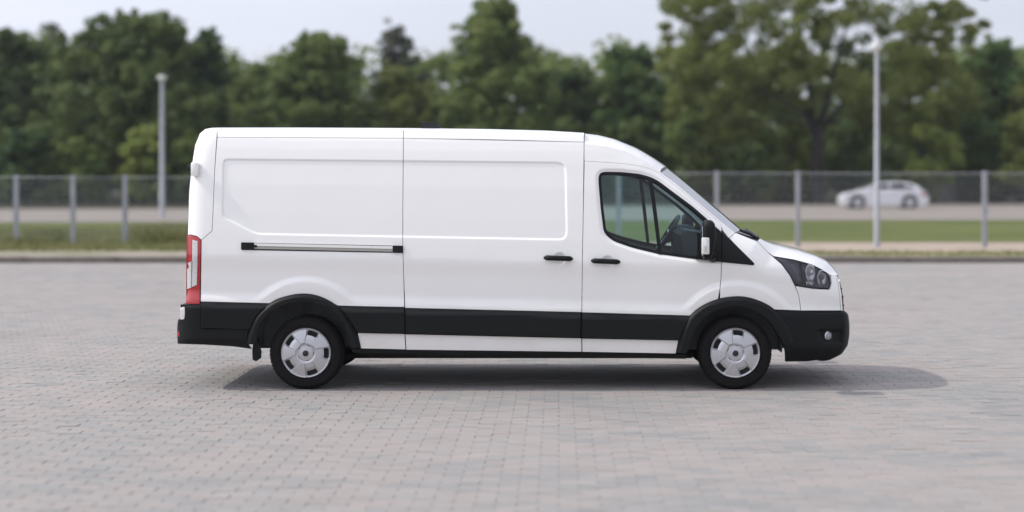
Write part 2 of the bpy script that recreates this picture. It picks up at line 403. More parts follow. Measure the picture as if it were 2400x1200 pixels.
for r in rows:
    y = (r + 0.5) * PAV_W; D = y + CAM_D
    lo, hi = -14.3, 11.9
    off = 0.5 * (r % 2)
    c = np.arange(math.floor(lo / PAV_L), math.ceil(hi / PAV_L))
    cx.append((c + 0.5 - off) * PAV_L); cy.append(np.full(len(c), y))
cx, cy = np.concatenate(cx), np.concatenate(cy)
zj = RNG.normal(0, 0.0009, len(cx)); tx = RNG.normal(0, 0.006, len(cx)); ty = RNG.normal(0, 0.006, len(cx))
D = cy + CAM_D
upx = CX + cx * F_PX / D; upy = CY + CAM_H * F_PX / D
vis = (upx > 40) & (upx < 2360) & (upy < 1192)
order = np.argsort(np.where(vis, D, 1e9), kind='stable')[:300]
near = np.zeros(len(cx), bool); near[order] = True
pv = paver_geo(cx, cy, zj, tx, ty)
NV = pv[~near]
big = np.concatenate([np.array(PF)[None] + 12 * np.arange(len(NV))[:, None, None]], 0).reshape(-1, 4)
pf = obj('paver_field', NV.reshape(-1, 3), big.tolist(), M['paver'], yard); pf['kind'] = 'stuff'
pmesh = None
for i in np.nonzero(near)[0]:
    if pmesh is None:
        z0 = np.zeros(1)
        po = obj('paver', paver_geo(z0, z0, z0, z0, z0)[0], PF, M['paver'], yard); pmesh = po.data
    else:
        po = bpy.data.objects.new('paver', pmesh); COL.objects.link(po); po.parent = yard
    po.location = (cx[i], cy[i], zj[i]); po.rotation_euler = (ty[i], -tx[i], 0)

# ------------------------------------------------------------------ THE VAN
VW = 2.06                                          # body width; the near side is y = 0, the far side y = VW
van = empty('delivery_van', (-0.2, VW / 2, 0))
tag(van, 'white panel van with black lower cladding and silver hubcaps parked on the paving', 'van')
VOFF = Vector(van.location)

def vobj(name, verts, faces, m, parent=None, **k):
    """verts in world coordinates, stored relative to the van's base"""
    verts = np.asarray([tuple(v) for v in verts]) - np.array(VOFF)
    return obj(name, verts, faces, m, parent or van, **k)

def vbuild(mb, name, m, parent=None, ang=None):
    o = vobj(name, mb.v, mb.f, m, parent)
    if ang: smooth_by_angle(o, ang)
    return o

def mir(v): v = np.array(v, float); v[..., 1] = VW - v[..., 1]; return v

# -- the side surface: inward offset as a function of photo position on the side
PV = [(296, .262), (300, .242), (305, .222), (312, .195), (322, .172), (345, .145), (372, .121), (430, .080), (500, .044), (545, .024), (578, .012), (594, .007), (602, .007),
      (611, .0105), (624, .0175), (634, .0215), (646, .0235), (665, .0245), (681, .0245), (688, .0222), (703, .002), (709, 0), (770, 0), (800, .001), (830, .012), (870, .05)]
_py = np.arange(280, 900)
_tab = np.interp(_py, *zip(*PV))
_k = np.hanning(9); _k /= _k.sum()
_tab = np.convolve(np.pad(_tab, 4, mode='edge'), _k, 'valid')
RECESS = [(521, 378), (528, 371), (1308, 378.5), (1322, 383), (1328, 396), (1331, 548), (1325, 561), (1312, 564), (606, 551), (590, 546), (524, 512), (519, 503)]
WIN = [(1403, 424), (1404, 409), (1414, 403), (1453, 403.5), (1499, 408), (1524, 415), (1544, 425), (1581, 453), (1623, 484), (1654, 511), (1676, 532), (1690, 548),
       (1691, 612), (1623, 606), (1544, 595), (1482, 580), (1439, 565), (1422, 552), (1415, 541), (1408, 484)]
def round_corners(poly, cutmax, it=2):
    for _ in range(it):
        out = []
        for i in range(len(poly)):
            a, b, c = np.array(poly[i - 1], float), np.array(poly[i], float), np.array(poly[(i + 1) % len(poly)], float)
            for q in (a, c):
                L = np.hypot(*(q - b)); out.append(tuple(b + (q - b) * min(0.25, cutmax / L)))
        poly, cutmax = out, cutmax * 0.5
    return poly
WIN = round_corners(WIN, 5.0)
RECESS = round_corners(RECESS, 6.0)
EDGE = [(1400, 318), (1450, 331), (1490, 347), (1520, 365), (1548, 390), (1600, 433), (1660, 484), (1722, 541), (1776, 563), (1812, 592), (1870, 604), (1924, 622), (1957, 638)]
REAR = [(300, 485), (304, 481), (314, 468), (340, 457), (390, 449), (450, 443), (550, 440), (710, 436), (900, 434)]

def seg_dist(px, py, poly, closed=True):
    px, py = np.asarray(px, float), np.asarray(py, float)
    d = np.full(px.shape, 1e9); n = len(poly)
    for i in range(n if closed else n - 1):
        ax, ay = poly[i]; bx, by = poly[(i + 1) % n]
        vx, vy = bx - ax, by - ay
        t = np.clip(((px - ax) * vx + (py - ay) * vy) / (vx * vx + vy * vy + 1e-12), 0, 1)
        d = np.minimum(d, np.hypot(px - ax - t * vx, py - ay - t * vy))
    return d
def inside(px, py, poly):
    px, py = np.asarray(px, float), np.asarray(py, float)
    c = np.zeros(px.shape, bool); n = len(poly)
    for i in range(n):
        ax, ay = poly[i]; bx, by = poly[(i + 1) % n]
        if ay == by: continue
        c ^= ((ay > py) != (by > py)) & (px < (bx - ax) * (py - ay) / (by - ay) + ax)
    return c
def sst(x): x = np.clip(x, 0, 1); return x * x * (3 - 2 * x)
def plan(px):
    return 0.28 * np.clip((px - 1700) / 280, 0, 1.3) ** 2.6
HANDLES = ((1312, 606), (1424, 613.5))
def Ys(px, py, detail=True):
    px, py = np.asarray(px, float), np.asarray(py, float)
    k = np.interp(py, [296, 330, 600, 830], [.0, .011, .022, .022])
    v = py - k * (px - 470)
    y = np.interp(v, _py, _tab)
    # raised lower belt and wheel-arch bulges
    low = 705 - 0 * px
    rise = np.zeros_like(px)
    for cxw, cyw, R in ((715, 806, 152), (1727, 814, 152)):
        rise = np.maximum(rise, sst((R + 9 - np.hypot((px - cxw), (py - cyw))) / 18))
    base_low = np.where(v > 640, 0.0, y)
    y = y * (1 - rise) + np.minimum(y, 0.002) * rise
    if detail:
        d = seg_dist(px, py, RECESS); ins = inside(px, py, RECESS)
        y = y + 0.0095 * np.where(ins, sst(d / 5.5), 0)
        dw = seg_dist(px, py, WIN); iw = inside(px, py, WIN)
        y = y + 0.014 * np.where(iw, 1.0, sst(1 - dw / 9) ** 1.0 * 1.0)
        for hx, hy in HANDLES:
            r2 = ((px - hx) ** 2 + (py - hy) ** 2) / 15.0 ** 2
            y = y + 0.016 * np.clip(1 - r2, 0, 1)
    # greenhouse / bonnet edge rounding at the front
    de = seg_dist(px, py, EDGE, False)
    y = y + 0.10 * np.clip(1 - de / 62, 0, 1) ** 2 * sst((px - 1400) / 120)
    y = y + plan(px)
    # rear corner
    pr = np.interp(py, *zip(*REAR))
    t = np.clip((pr + 40 - px) / 40, 0, 0.985)
    y = y + 0.075 * (1 - np.sqrt(1 - t * t))
    return y

def resample(poly, step, closed=True):
    out = []; n = len(poly)
    for i in range(n if closed else n - 1):
        a, b = np.array(poly[i], float), np.array(poly[(i + 1) % n], float)
        m = max(1, int(math.ceil(np.hypot(*(b - a)) / step)))
        out += [tuple(a + (b - a) * j / m) for j in range(m)]
    if not closed: out.append(tuple(poly[-1]))
    return out
def area(poly):
    p = np.array(poly); q = np.roll(p, -1, 0); return 0.5 * np.sum(p[:, 0] * q[:, 1] - q[:, 0] * p[:, 1])
def inset(poly, d):
    if d == 0: return [tuple(p) for p in poly]
    p = np.array(poly, float)
    if area(poly) < 0: p = p[::-1]
    e = np.roll(p, -1, 0) - p; e /= np.hypot(e[:, 0], e[:, 1])[:, None] + 1e-9
    nrm = np.stack([-e[:, 1], e[:, 0]], 1)        # inward for positive area
    a, b = np.roll(nrm, 1, 0), nrm
    m = a + b; m /= (np.sum(m * m, 1) / 2)[:, None] + 1e-9
    ln = np.hypot(m[:, 0], m[:, 1]); m *= np.minimum(1, 2.0 / np.maximum(ln, 1e-6))[:, None]
    return [tuple(x) for x in p + m * d]
def ellipse(cx, cy, rx, ry, n=40): return [(cx + rx * math.cos(2 * PI * i / n), cy + ry * math.sin(2 * PI * i / n)) for i in range(n)]
def spline(pts, per=6, closed=False):
    """Catmull-Rom through pts"""
    P = [np.array(p, float) for p in pts]; n = len(P); out = []
    for i in range(n if closed else n - 1):
        g = (lambda j: P[j % n]) if closed else (lambda j: P[min(max(j, 0), n - 1)])
        a, b, c, d = g(i - 1), g(i), g(i + 1), g(i + 2)
        for j in range(per):
            t = j / per
            out.append(tuple(0.5 * (2 * b + (c - a) * t + (2 * a - 5 * b + 4 * c - d) * t * t + (3 * b - a - 3 * c + d) * t ** 3)))
    if not closed: out.append(tuple(P[-1]))
    return out

RINGS = [inset(RECESS, d) for d in (-1, 0, 1.4, 2.8, 4.2, 5.5, 7)] + [inset(WIN, -d) for d in (1, 3, 5, 7, 9, 11)] + [ellipse(hx, hy, r, r, 36) for hx, hy in HANDLES for r in (3, 6, 9, 11.5, 13.5, 15, 16.5)] + [ellipse(a, b, R_, R_, 160) for a, b, R_ in [(715, 806, 152 + q) for q in range(-10, 12, 3)] + [(1727, 814, 152 + q) for q in range(-10, 12, 3)]]
def panel(name, poly, yf, m, parent=None, flange=0.022, grid=8, holes=(), gap=0.65, rings=False, rim=(), both=True, far_parent=None, label=None):
    """Curved sheet cut to a photo outline, with its edge turned inward; built on the near side and mirrored to the far one."""
    out = inset(poly, gap); hs = [inset(h, -gap) for h in holes]
    loops = [resample(out, grid)] + [resample(h, grid) for h in hs]
    pts, edges = [], []
    for lp in loops:
        n0 = len(pts); pts += lp; edges += [(n0 + i, n0 + (i + 1) % len(lp)) for i in range(len(lp))]
    nb = len(pts)
    a = np.array(out); x0, y0 = a.min(0); x1, y1 = a.max(0)
    gx, gy = np.meshgrid(np.arange(x0 + grid / 2, x1, grid), np.arange(y0 + grid / 2, y1, grid))
    gx, gy = gx.ravel(), gy.ravel()
    if rings:
        rp = np.array(sum([resample(r, 7) for r in RINGS], []))
        near_ring = (seg_dist(gx, gy, RECESS) < 10) | (seg_dist(gx, gy, WIN) < 13)
        for hx, hy in HANDLES: near_ring |= np.hypot(gx - hx, gy - hy) < 19
        for a_, b_ in ((715, 806), (1727, 814)): near_ring |= np.abs(np.hypot(gx - a_, gy - b_) - 152) < 13
        gx, gy = np.concatenate([gx[~near_ring], rp[:, 0]]), np.concatenate([gy[~near_ring], rp[:, 1]])
    if rim:
        rp = np.array(sum([resample(inset(out, d), grid) for d in rim], []))
        far_ = seg_dist(gx, gy, out) > max(rim) + grid * 0.5
        gx, gy = np.concatenate([gx[far_], rp[:, 0]]), np.concatenate([gy[far_], rp[:, 1]])
    ok = inside(gx, gy, out) & (seg_dist(gx, gy, out) > (min(rim) * 0.7 if rim else grid * 0.4))
    for h in hs: ok &= ~inside(gx, gy, h) & (seg_dist(gx, gy, h) > grid * 0.4)
    pts += list(zip(gx[ok], gy[ok]))
    V2, E2, F2, *_ = delaunay_2d_cdt([Vector(p) for p in pts], edges, [], 0, 1e-5)
    V2 = np.array([v[:] for v in V2]); F2 = np.array([f for f in F2 if len(f) == 3])
    c = V2[F2].mean(1)
    keep = inside(c[:, 0], c[:, 1], out)
    for h in hs: keep &= ~inside(c[:, 0], c[:, 1], h)
    F2 = F2[keep]
    q = V2[F2]; ar = (q[:, 1, 0] - q[:, 0, 0]) * (q[:, 2, 1] - q[:, 0, 1]) - (q[:, 1, 1] - q[:, 0, 1]) * (q[:, 2, 0] - q[:, 0, 0])
    F2 = np.where((ar > 0)[:, None], F2[:, ::-1], F2)     # outward = towards -y
    P3 = unproj(V2[:, 0], V2[:, 1], yf(V2[:, 0], V2[:, 1]))
    e = 1.5
    dx = unproj(V2[:, 0] + e, V2[:, 1], yf(V2[:, 0] + e, V2[:, 1])) - unproj(V2[:, 0] - e, V2[:, 1], yf(V2[:, 0] - e, V2[:, 1]))
    dy = unproj(V2[:, 0], V2[:, 1] + e, yf(V2[:, 0], V2[:, 1] + e)) - unproj(V2[:, 0], V2[:, 1] - e, yf(V2[:, 0], V2[:, 1] - e))
    N = -np.cross(dx, dy); N /= np.linalg.norm(N, axis=1)[:, None] + 1e-12
    N = np.where((N[:, 1] > 0)[:, None], -N, N)
    # boundary edges of the kept triangles -> flange
    ed = {}
    for t in F2:
        for i in range(3):
            k = (t[i], t[(i + 1) % 3])
            ed[k] = 1
    bnd = [k for k in ed if (k[1], k[0]) not in ed]
    nv = len(P3)
    verts = [tuple(p) for p in P3]; faces = [tuple(int(i) for i in t) for t in F2]; ln = [tuple(N[i]) for t in F2 for i in t]
    if flange:
        for a_, b_ in bnd:
            pa, pb = P3[a_], P3[b_]
            qa, qb = pa - N[a_] * flange, pb - N[b_] * flange
            n0 = len(verts); verts += [tuple(pa), tuple(qa), tuple(qb), tuple(pb)]
            fn = np.cross(qa - pa, pb - pa); fn /= np.linalg.norm(fn) + 1e-12
            faces.append((n0, n0 + 1, n0 + 2, n0 + 3)); ln += [tuple(fn)] * 4
    o = vobj(name, verts, faces, m, parent, smooth=True, normals=ln)
    if label: o['label'] = label
    if both:
        vm = mir(verts); fm, lm, kk = [], [], 0
        for f in faces:
            fm.append(f[::-1]); s = ln[kk:kk + len(f)]; kk += len(f)
            lm += [(n[0], -n[1], n[2]) for n in s[::-1]]
        o2 = vobj(name, vm, fm, m, far_parent or parent, smooth=True, normals=lm)
        return o, o2
    return o, None

def arc_len_resample(P, n):
    P = np.asarray(P, float); d = np.concatenate([[0], np.cumsum(np.linalg.norm(np.diff(P, axis=0), axis=1))]); t = np.linspace(0, d[-1], n)
    return np.stack([np.interp(t, d, P[:, i]) for i in range(3)], 1)
def loft(name, A, C, TA, TC, m, parent=None, rows=24, n=14, half=False, u0=0.0, u1=1.0, fit_x=False):
    """Bezier sheet from the near edge A to the centre line C (mirrored to the far side)."""
    A, C = arc_len_resample(A, rows), arc_len_resample(C, rows)
    TA, TC = np.broadcast_to(TA, A.shape), np.broadcast_to(TC, C.shape)
    u = np.linspace(u0, u1, n)[None, :, None]
    if fit_x:      # the outline seen from the side peaks off the centre line: pull the centre back until it fits
        C = C.copy(); uu = np.linspace(0, 1, 40)[None, :, None]
        want = CX + C[:, 0] * F_PX / (CAM_D + C[:, 1])
        for _ in range(8):
            Pt = (1 - uu) ** 3 * A[:, None] + 3 * (1 - uu) ** 2 * uu * (A + TA)[:, None] + 3 * (1 - uu) * uu ** 2 * (C - TC)[:, None] + uu ** 3 * C[:, None]
            got = (CX + Pt[..., 0] * F_PX / (CAM_D + Pt[..., 1])).max(1)
            C[:, 0] -= (got - want) / 255.0
    P = (1 - u) ** 3 * A[:, None] + 3 * (1 - u) ** 2 * u * (A + TA)[:, None] + 3 * (1 - u) * u ** 2 * (C - TC)[:, None] + u ** 3 * C[:, None]
    if not half:
        Q = mir(P[:, ::-1]); P = np.concatenate([P, Q[:, 1:] if u1 == 1.0 else Q], 1)
    r, c = P.shape[:2]
    f = [(i * c + j, i * c + j + 1, (i + 1) * c + j + 1, (i + 1) * c + j) for i in range(r - 1) for j in range(c - 1)]
    o = vobj(name, P.reshape(-1, 3), f, m, parent, smooth=True)
    return o, P
def S(pts, dy=0.0, detail=False):
    p = np.array(pts, float); return unproj(p[:, 0], p[:, 1], Ys(p[:, 0], p[:, 1], detail) + dy)
def Cn(pts, y=VW / 2): p = np.array(pts, float); return unproj(p[:, 0], p[:, 1], y)

# -- seams measured on the photo
DOORLINE = spline([(1370, 377), (1425, 380.5), (1467, 384), (1510, 391.5), (1538, 402), (1581, 433), (1623, 467), (1660, 498), (1684, 518), (1691, 530)], 5)
ARCH_R = spline([(578, 806), (585, 772), (600, 740), (633, 710), (667, 695.5), (709, 688.5), (750, 695), (793, 719), (820, 753), (837, 787), (844, 815)], 5)
ARCH_F = spline([(1585, 826), (1601, 771), (1620, 737), (1652, 713.5), (1687, 700), (1725, 695), (1756, 698), (1788, 709), (1813, 724), (1835, 746), (1851, 771), (1861, 801)], 5)
ARCH_RI = spline([(601, 806), (604, 778), (618, 748), (645, 724), (673, 711), (709, 706), (750, 713), (781, 732), (803, 757), (816, 787), (823, 816)], 5)
ARCH_FI = spline([(1609, 829), (1623, 784), (1640, 757), (1662, 736), (1690, 722), (1722, 717), (1756, 722), (1782, 736), (1807, 758), (1826, 787), (1840, 812)], 5)
def sub(curve, x0, x1): return [p for p in curve if x0 < p[0] < x1]
def cut(curve, x):
    for a, b in zip(curve, curve[1:]):
        if a[0] <= x <= b[0]: return (x, a[1] + (b[1] - a[1]) * (x - a[0]) / (b[0] - a[0] + 1e-9))
ROOFSEAM = [(509, 321.5), (945, 324), (1150, 327), (1369, 333)]
def rs(x): return (x, float(np.interp(x, *zip(*ROOFSEAM))))

W = M['white']
# rear corner pillar
panel('corner_panel', [(483, 303), (509, 303), (508, 322), (503, 400), (499, 500), (497, 541), (472, 562.5), (462, 554), (447, 550), (440, 551), (443, 450), (449, 390), (457, 340), (468, 314), (475, 307)], Ys, W, gap=0.6)
# quarter panel over the rear wheel
panel('quarter_panel', [rs(509), rs(945.5), (944, 500), (944, 575), (946, 640), (948, 720), (793, 717)] + sub(ARCH_R, 640, 793)[::-1] + [(632, 711), (470, 707), (472, 562.5), (497, 541), (499, 500), (503, 400)], Ys, W, rings=True, grid=7)
# roof side rails above the seam
panel('roof_rail', [(509, 303), (700, 303.2), (945.5, 304.2), rs(945.5), rs(700), rs(509)], Ys, W, grid=6, gap=0.7)
# sliding door
sd = [rs(945.5), rs(1369), (1367, 500), (1365, 600), (1363.5, 732), (949, 722), (946, 640), (944, 575), (944, 500)]
sdoor, sdoor2 = panel('sliding_door', sd, Ys, W, rings=True, grid=7)
panel('roof_rail', [(945.5, 304.2), (1150, 306.5), (1280, 310), (1369, 315), rs(1369), rs(1150), rs(945.5)], Ys, W, grid=6, gap=0.7)
# front door, with the window cut out
fd = [(1369.5, 377)] + DOORLINE + [(1691, 612), (1690, 650), (1687, 680), cut(ARCH_F, 1683)] + sub(ARCH_F, 1622, 1683)[::-1] + [(1620, 740), (1363.5, 732.5), (1365, 600), (1367, 500)]
GLASSOUT = inset(WIN, 0)
fdoor, fdoor2 = panel('front_door', fd, Ys, W, holes=[GLASSOUT], rings=True, grid=7)
# cab roof side and windscreen pillar in one pressing
pil = [(1369.5, 377), (1369.5, 336), (1420, 343), (1462, 354), (1500, 372), (1530, 390)] + [(1548, 404), (1585, 431), (1640, 477), (1690, 519), (1722, 545), (1709, 558), (1697, 543), (1691, 530)] + DOORLINE[::-1][1:-1]
PILEDGE = [(1369.5, 336), (1420, 343), (1462, 354), (1500, 372), (1530, 390), (1548, 404)]
panel('windscreen_pillar', pil, Ys, W, grid=6, gap=0.1, flange=0.012)
# front wing
wing = [(1691, 612), (1767, 617), (1767, 621), (1709, 558), (1724, 545), (1776, 566), (1799, 590), (1810, 600), (1832, 619), (1851, 645), (1863, 669), (1872, 692), (1877, 728), (1815, 726)] + sub(ARCH_F, 1684, 1812)[::-1] + [(1687, 680), (1690, 650)]
wing = [(1691, 612), (1767, 621), (1709, 558)] + wing[4:]
panel('front_wing', wing, Ys, W, grid=7, gap=0.8, rings=True)
# white strip under the cladding
panel('sill_strip', [(838, 780), (948.5, 782.5), (951, 819.5), (846, 817)], Ys, W)
st1 = panel('lower_strip', [(949.5, 783), (1363, 792.5), (1363.5, 825), (952, 820)], Ys, W, sdoor, far_parent=sdoor2)
st2 = panel('lower_strip', [(1364, 793), (1590, 797.5), (1584, 829), (1364.5, 825)], Ys, W, fdoor, far_parent=fdoor2)
# front bumper upper skin in body colour
nose_edge = [(1957, 644), (1963, 660), (1968, 690), (1971, 728)]
panel('nose_panel', [(1864, 670), (1908, 677), (1944, 678.5), (1949, 664), (1947, 643)] + nose_edge + [(1877.5, 728), (1872, 692)], Ys, W, grid=6, gap=0.6)

# -- black cladding, arch trims, sills, bumpers
B = M['black']
def clad(top, out=0.030):
    xs, ys = zip(*top)
    def f(px, py):
        e = py - np.interp(px, xs, ys)
        return Ys(px, py, False) - out + 0.029 * (1 - np.clip(e / 11, 0, 1))
    return f
c1 = [(470, 707.5), (633, 711.5)]
panel('side_cladding', [(470, 706.3), (633, 710.3), (612, 727), (596, 747), (585, 772), (580, 772), (480, 769), (470, 769)], clad(c1), B, gap=0.4)
c2 = [(792, 717), (948, 721)]
panel('side_cladding', [(792, 715.5), (948, 719.3), (948.5, 781.5), (837, 779), (820, 750)], clad(c2), B, gap=0.6)
c3 = [(949, 722.5), (1363, 732.5)]
panel('door_cladding', [(949.5, 721), (1361, 731), (1361, 791.5), (950.5, 782)], clad(c3), B, sdoor, gap=0.5, far_parent=sdoor2)
c4 = [(1364, 733), (1621, 740.5)]
panel('door_cladding', [(1364, 731.3), (1621, 739), (1601, 771), (1591, 797), (1364, 792)], clad(c4), B, fdoor, gap=0.5, far_parent=fdoor2)
def archy(px, py):
    d = np.minimum(seg_dist(px, py, ARCH_R, False), seg_dist(px, py, ARCH_F, False))
    return Ys(px, py, False) - 0.042 + 0.026 * (1 - sst(d / 8))
panel('wheel_arch_trim', ARCH_R + ARCH_RI[::-1], archy, B, gap=0.0, flange=0.06, grid=5, rim=(1.8, 3.6, 5.4, 7.2))
panel('wheel_arch_trim', ARCH_F + ARCH_FI[::-1], archy, B, gap=0.0, flange=0.06, grid=5, rim=(1.8, 3.6, 5.4, 7.2))
def silly(px, py): return Ys(px, np.minimum(py, 818), False) + 0.018 + 0.02 * sst((py - 826) / 14)
panel('sill', [(824, 817.5), (846, 818), (952, 821), (1364, 826), (1584, 830), (1607, 830), (1608, 841), (1450, 838.5), (1026, 834), (962, 828), (857, 830), (826, 826)], silly, B, flange=0.10, gap=0)
panel('cladding_backing', [(838, 724), (948, 727), (1363, 738), (1600, 744), (1590, 792), (1363, 789), (948, 778), (846, 776)], lambda x, y: Ys(x, y, False) + 0.003, B, flange=0, gap=0, grid=12)
# rear bumper
def rby(px, py):
    t = np.clip((458 - px) / 42, 0, 0.99)
    return np.where(py > 0, 0.0, 0) + 0.0 - 0.016 + 0.016 * (1 - sst((py - 712) / 12)) + 0.10 * (1 - np.sqrt(1 - t * t)) + 0.02 * sst((py - 790) / 25)
panel('rear_bumper', [(470, 709), (470, 769), (480, 769.5), (480, 771), (581, 772), (578, 806), (590, 818), (545, 812), (480, 808), (417, 806), (416, 775), (417, 751), (427, 748), (428, 717), (440, 716)], rby, B, flange=0.03, gap=0.2, grid=6)
panel('bumper_seam_backing', [(462, 755), (590, 758), (584, 786), (462, 784)], lambda x, y: Ys(x, y, False) + 0.012, B, flange=0, gap=0)  # added black backing strip so the seam above the bumper reads dark
rb_edge = unproj([428, 427, 417, 416, 417], [717, 748, 751, 775, 806], rby(np.array([428, 427, 417, 416, 417.]), np.array([717, 748, 751, 775, 806.])))
ctr = rb_edge.copy(); ctr[:, 1] = VW / 2; ctr[:, 0] -= 0.03
loft('rear_bumper_face', rb_edge, ctr, (-0.05, 0.12, 0), (0, 0.5, 0), B, rows=10)
stp = MB().box(-3.33, -3.12, 0.14, VW - 0.14, 0.60, 0.735)
vbuild(stp, 'bumper_step', B)
panel('corner_lens', [(422, 721), (432, 719), (433, 735), (431, 748), (423, 749)], lambda px, py: rby(px, py) - 0.006, M['clear'], flange=0.02, gap=0)
panel('reflector', [(416.5, 777), (420, 777), (420, 788), (416.8, 788)], lambda px, py: rby(px, py) - 0.004, M['red'], flange=0.01, gap=0)

# front bumper: side, recess for the fog lamp, and the nose
FOG = [(1912, 776), (1918, 771), (1977, 769), (1977, 806), (1927, 805.5), (1920, 798)]
def fby(px, py):
    e = py - 728
    y = 0.0 + plan(px) - 0.014 + 0.016 * (1 - sst(e / 12)) + 0.09 * sst((py - 800) / 50) ** 2
    d = seg_dist(px, py, FOG); ins = inside(px, py, FOG)
    y = y + np.where(ins, 0.035 * sst(d / 7), 0)
    g = np.abs(py - 804.5); y = y + 0.006 * sst(1 - g / 2.5) * (px < 1896)
    return y
fb_side = [(1815, 727), (1877, 729), (1971, 729), (1977, 735), (1979, 760), (1978, 790), (1974, 812), (1962, 831), (1943, 841), (1892, 847), (1842, 848), (1839, 812), (1861, 802), (1851, 771), (1835, 746)]
panel('front_bumper', fb_side, fby, B, flange=0.03, gap=0.2, grid=5)
e2 = [(1971, 729), (1977, 735), (1979, 760), (1978, 790), (1974, 812), (1962, 831), (1943, 841)]
fe = np.array(e2, float); fe3 = unproj(fe[:, 0], fe[:, 1], fby(fe[:, 0], fe[:, 1]))
loft('front_bumper_face', fe3, Cn([(1982, 729), (1988, 735), (1991, 758), (1991, 783), (1987, 808), (1974, 828), (1947, 841)]), (0.09, 0.07, 0), (0, 0.45, 0), B, rows=24, n=18, fit_x=True)
# fog lamp
fp = unproj(1941, 787, float(fby(np.array([1941.]), np.array([787.]))[0]))
def fogs(sgn):
    c = np.array(fp); ax = Vector((0.5, -0.86, 0)).normalized()
    if sgn: c = mir(c); ax = Vector((ax.x, -ax.y, 0))
    r = MB().lathe(c, ax, [(0.040, -0.03), (0.042, 0.006), (0.036, 0.010), (0.033, 0.0), (0.018, -0.016), (0.0, -0.02)], 24)
    o = vbuild(r, 'fog_lamp', M['chrome'], ang=40)
    k_ = MB().lathe(c, ax, [(0.034, 0.001), (0.02, 0.006), (0.0, 0.008)], 20); vbuild(k_, 'reflector', M['clear'], o, 60)
    g = MB().lathe(c, ax, [(0.036, 0.009), (0.028, 0.018), (0.014, 0.023), (0.0, 0.024)], 24)
    vbuild(g, 'lens', M['lamp_glass'], o, ang=60)
fogs(0); fogs(1)

# -- lofted roof, windscreen, bonnet, nose
RTOP = [(482, 304), (520, 303), (700, 302), (945, 303.5), (1150, 305.5), (1290, 310), (1369, 315)]
near_roof = S([(467, 316), (473, 309.5), (478, 306.5), (484, 304.5), (509, 304), (700, 304.2), (945.5, 305.2), (1150, 307.5), (1280, 311), (1369, 316)], 0.002)
cent_roof = unproj(*np.array([(470, 314), (476, 307.5), (482, 304.3), (490, 302.8), (520, 301.8), (700, 300.8), (945, 302.5), (1150, 305), (1290, 309.5), (1369, 315)]).T, 0.46)
cent_roof[:, 1] = VW / 2
ta = np.array([0, 0.10, 0.045])
loft('roof', near_roof, cent_roof, ta, (0, 0.40, 0), W, rows=60, n=16)
cab_near = S([(1369.8, 337)] + PILEDGE[1:], 0.001)
cab_cen = Cn([(1369.8, 316), (1402, 319.5), (1440, 328.5), (1490, 348), (1530, 371), (1560, 391)])
cab_cen[:, 2] += np.linspace(0.010, 0.0, len(cab_cen))
cab_p = [(1369.8, 337)] + PILEDGE[1:]
cab_t = S([(a_, b_ - 5) for a_, b_ in cab_p], 0.001) - cab_near
cab_t = cab_t / np.linalg.norm(cab_t, axis=1)[:, None] * 0.075
cab_t[:, 1] += 0.012
cab_t = np.stack([np.interp(np.linspace(0, 1, 40), np.linspace(0, 1, len(cab_t)), cab_t[:, i]) for i in range(3)], 1)
TA = np.array([(0, .05, .11), (0.005, .05, .11), (0.01, .06, .10), (0.03, .07, .08), (0.05, .09, .05), (0.06, .12, .03)])
TA = np.stack([np.interp(np.linspace(0, 1, 40), np.linspace(0, 1, 6), TA[:, i]) for i in range(3)], 1)
loft('cab_roof', cab_near, cab_cen, cab_t, (0, 0.55, 0), W, rows=40, n=18)
ws_near = S([(1548, 404), (1585, 431), (1640, 477), (1690, 519), (1722, 545)], 0.004)
ws_cen = Cn([(1560, 391), (1592, 417), (1643, 460), (1692, 502), (1737, 541)])
loft('windscreen', ws_near, ws_cen, (0.08, .15, 0.03), (0, 0.45, 0), M['screen'], rows=14, n=18)
# black print band along the glass edge
cowl_near = S([(1722, 545), (1750, 555), (1776, 566)], 0.006)
cowl_cen = Cn([(1737, 541.5), (1760, 551), (1781, 562)])
loft('cowl', cowl_near, cowl_cen, (0.06, .16, 0.03), (0, 0.45, 0), M['gloss'], rows=6, n=16)
bon_near = S([(1776, 566), (1799, 590), (1812, 600), (1861, 609), (1902, 620), (1924, 631), (1942, 642), (1957, 645)], 0.0)
bon_cen = Cn([(1783, 562), (1815, 568), (1862, 580), (1902, 593), (1930, 605), (1946, 618), (1956, 632), (1958, 643)])
bon_cen[-4:, 0] -= [0.012, 0.022, 0.032, 0.038]
TB = np.array([(0.02, .05, .05), (.04, .08, .05), (.05, .10, .05), (.05, .12, .045), (.06, .12, .04), (.07, .12, .03), (.08, .12, .01), (.08, .12, 0)])
TB = np.stack([np.interp(np.linspace(0, 1, 40), np.linspace(0, 1, 8), TB[:, i]) for i in range(3)], 1)
loft('bonnet', bon_near, bon_cen, TB, (0, 0.5, 0), W, rows=40, n=20)
ne = S([(1957, 645.5)] + nose_edge[1:], 0.0)
nc = Cn([(1960, 646), (1969, 668), (1975, 695), (1977, 729)])
nc[:, 0] += 0.0
_, NP = loft('nose_skin', ne, nc, (0.085, .065, 0), (0, 0.45, 0), W, rows=14, n=5, u1=0.10, half=True, fit_x=True)
_f = NP.shape
vobj('nose_skin', mir(NP).reshape(-1, 3), [(i * _f[1] + j, (i + 1) * _f[1] + j, (i + 1) * _f[1] + j + 1, i * _f[1] + j + 1) for i in range(_f[0] - 1) for j in range(_f[1] - 1)], W, None, smooth=True)
_, GP = loft('grille', ne, nc, (0.09, .065, 0), (0, 0.45, 0), M['black'], rows=14, n=20, u0=0.095, fit_x=True)
gp = GP.reshape(14, -1, 3)
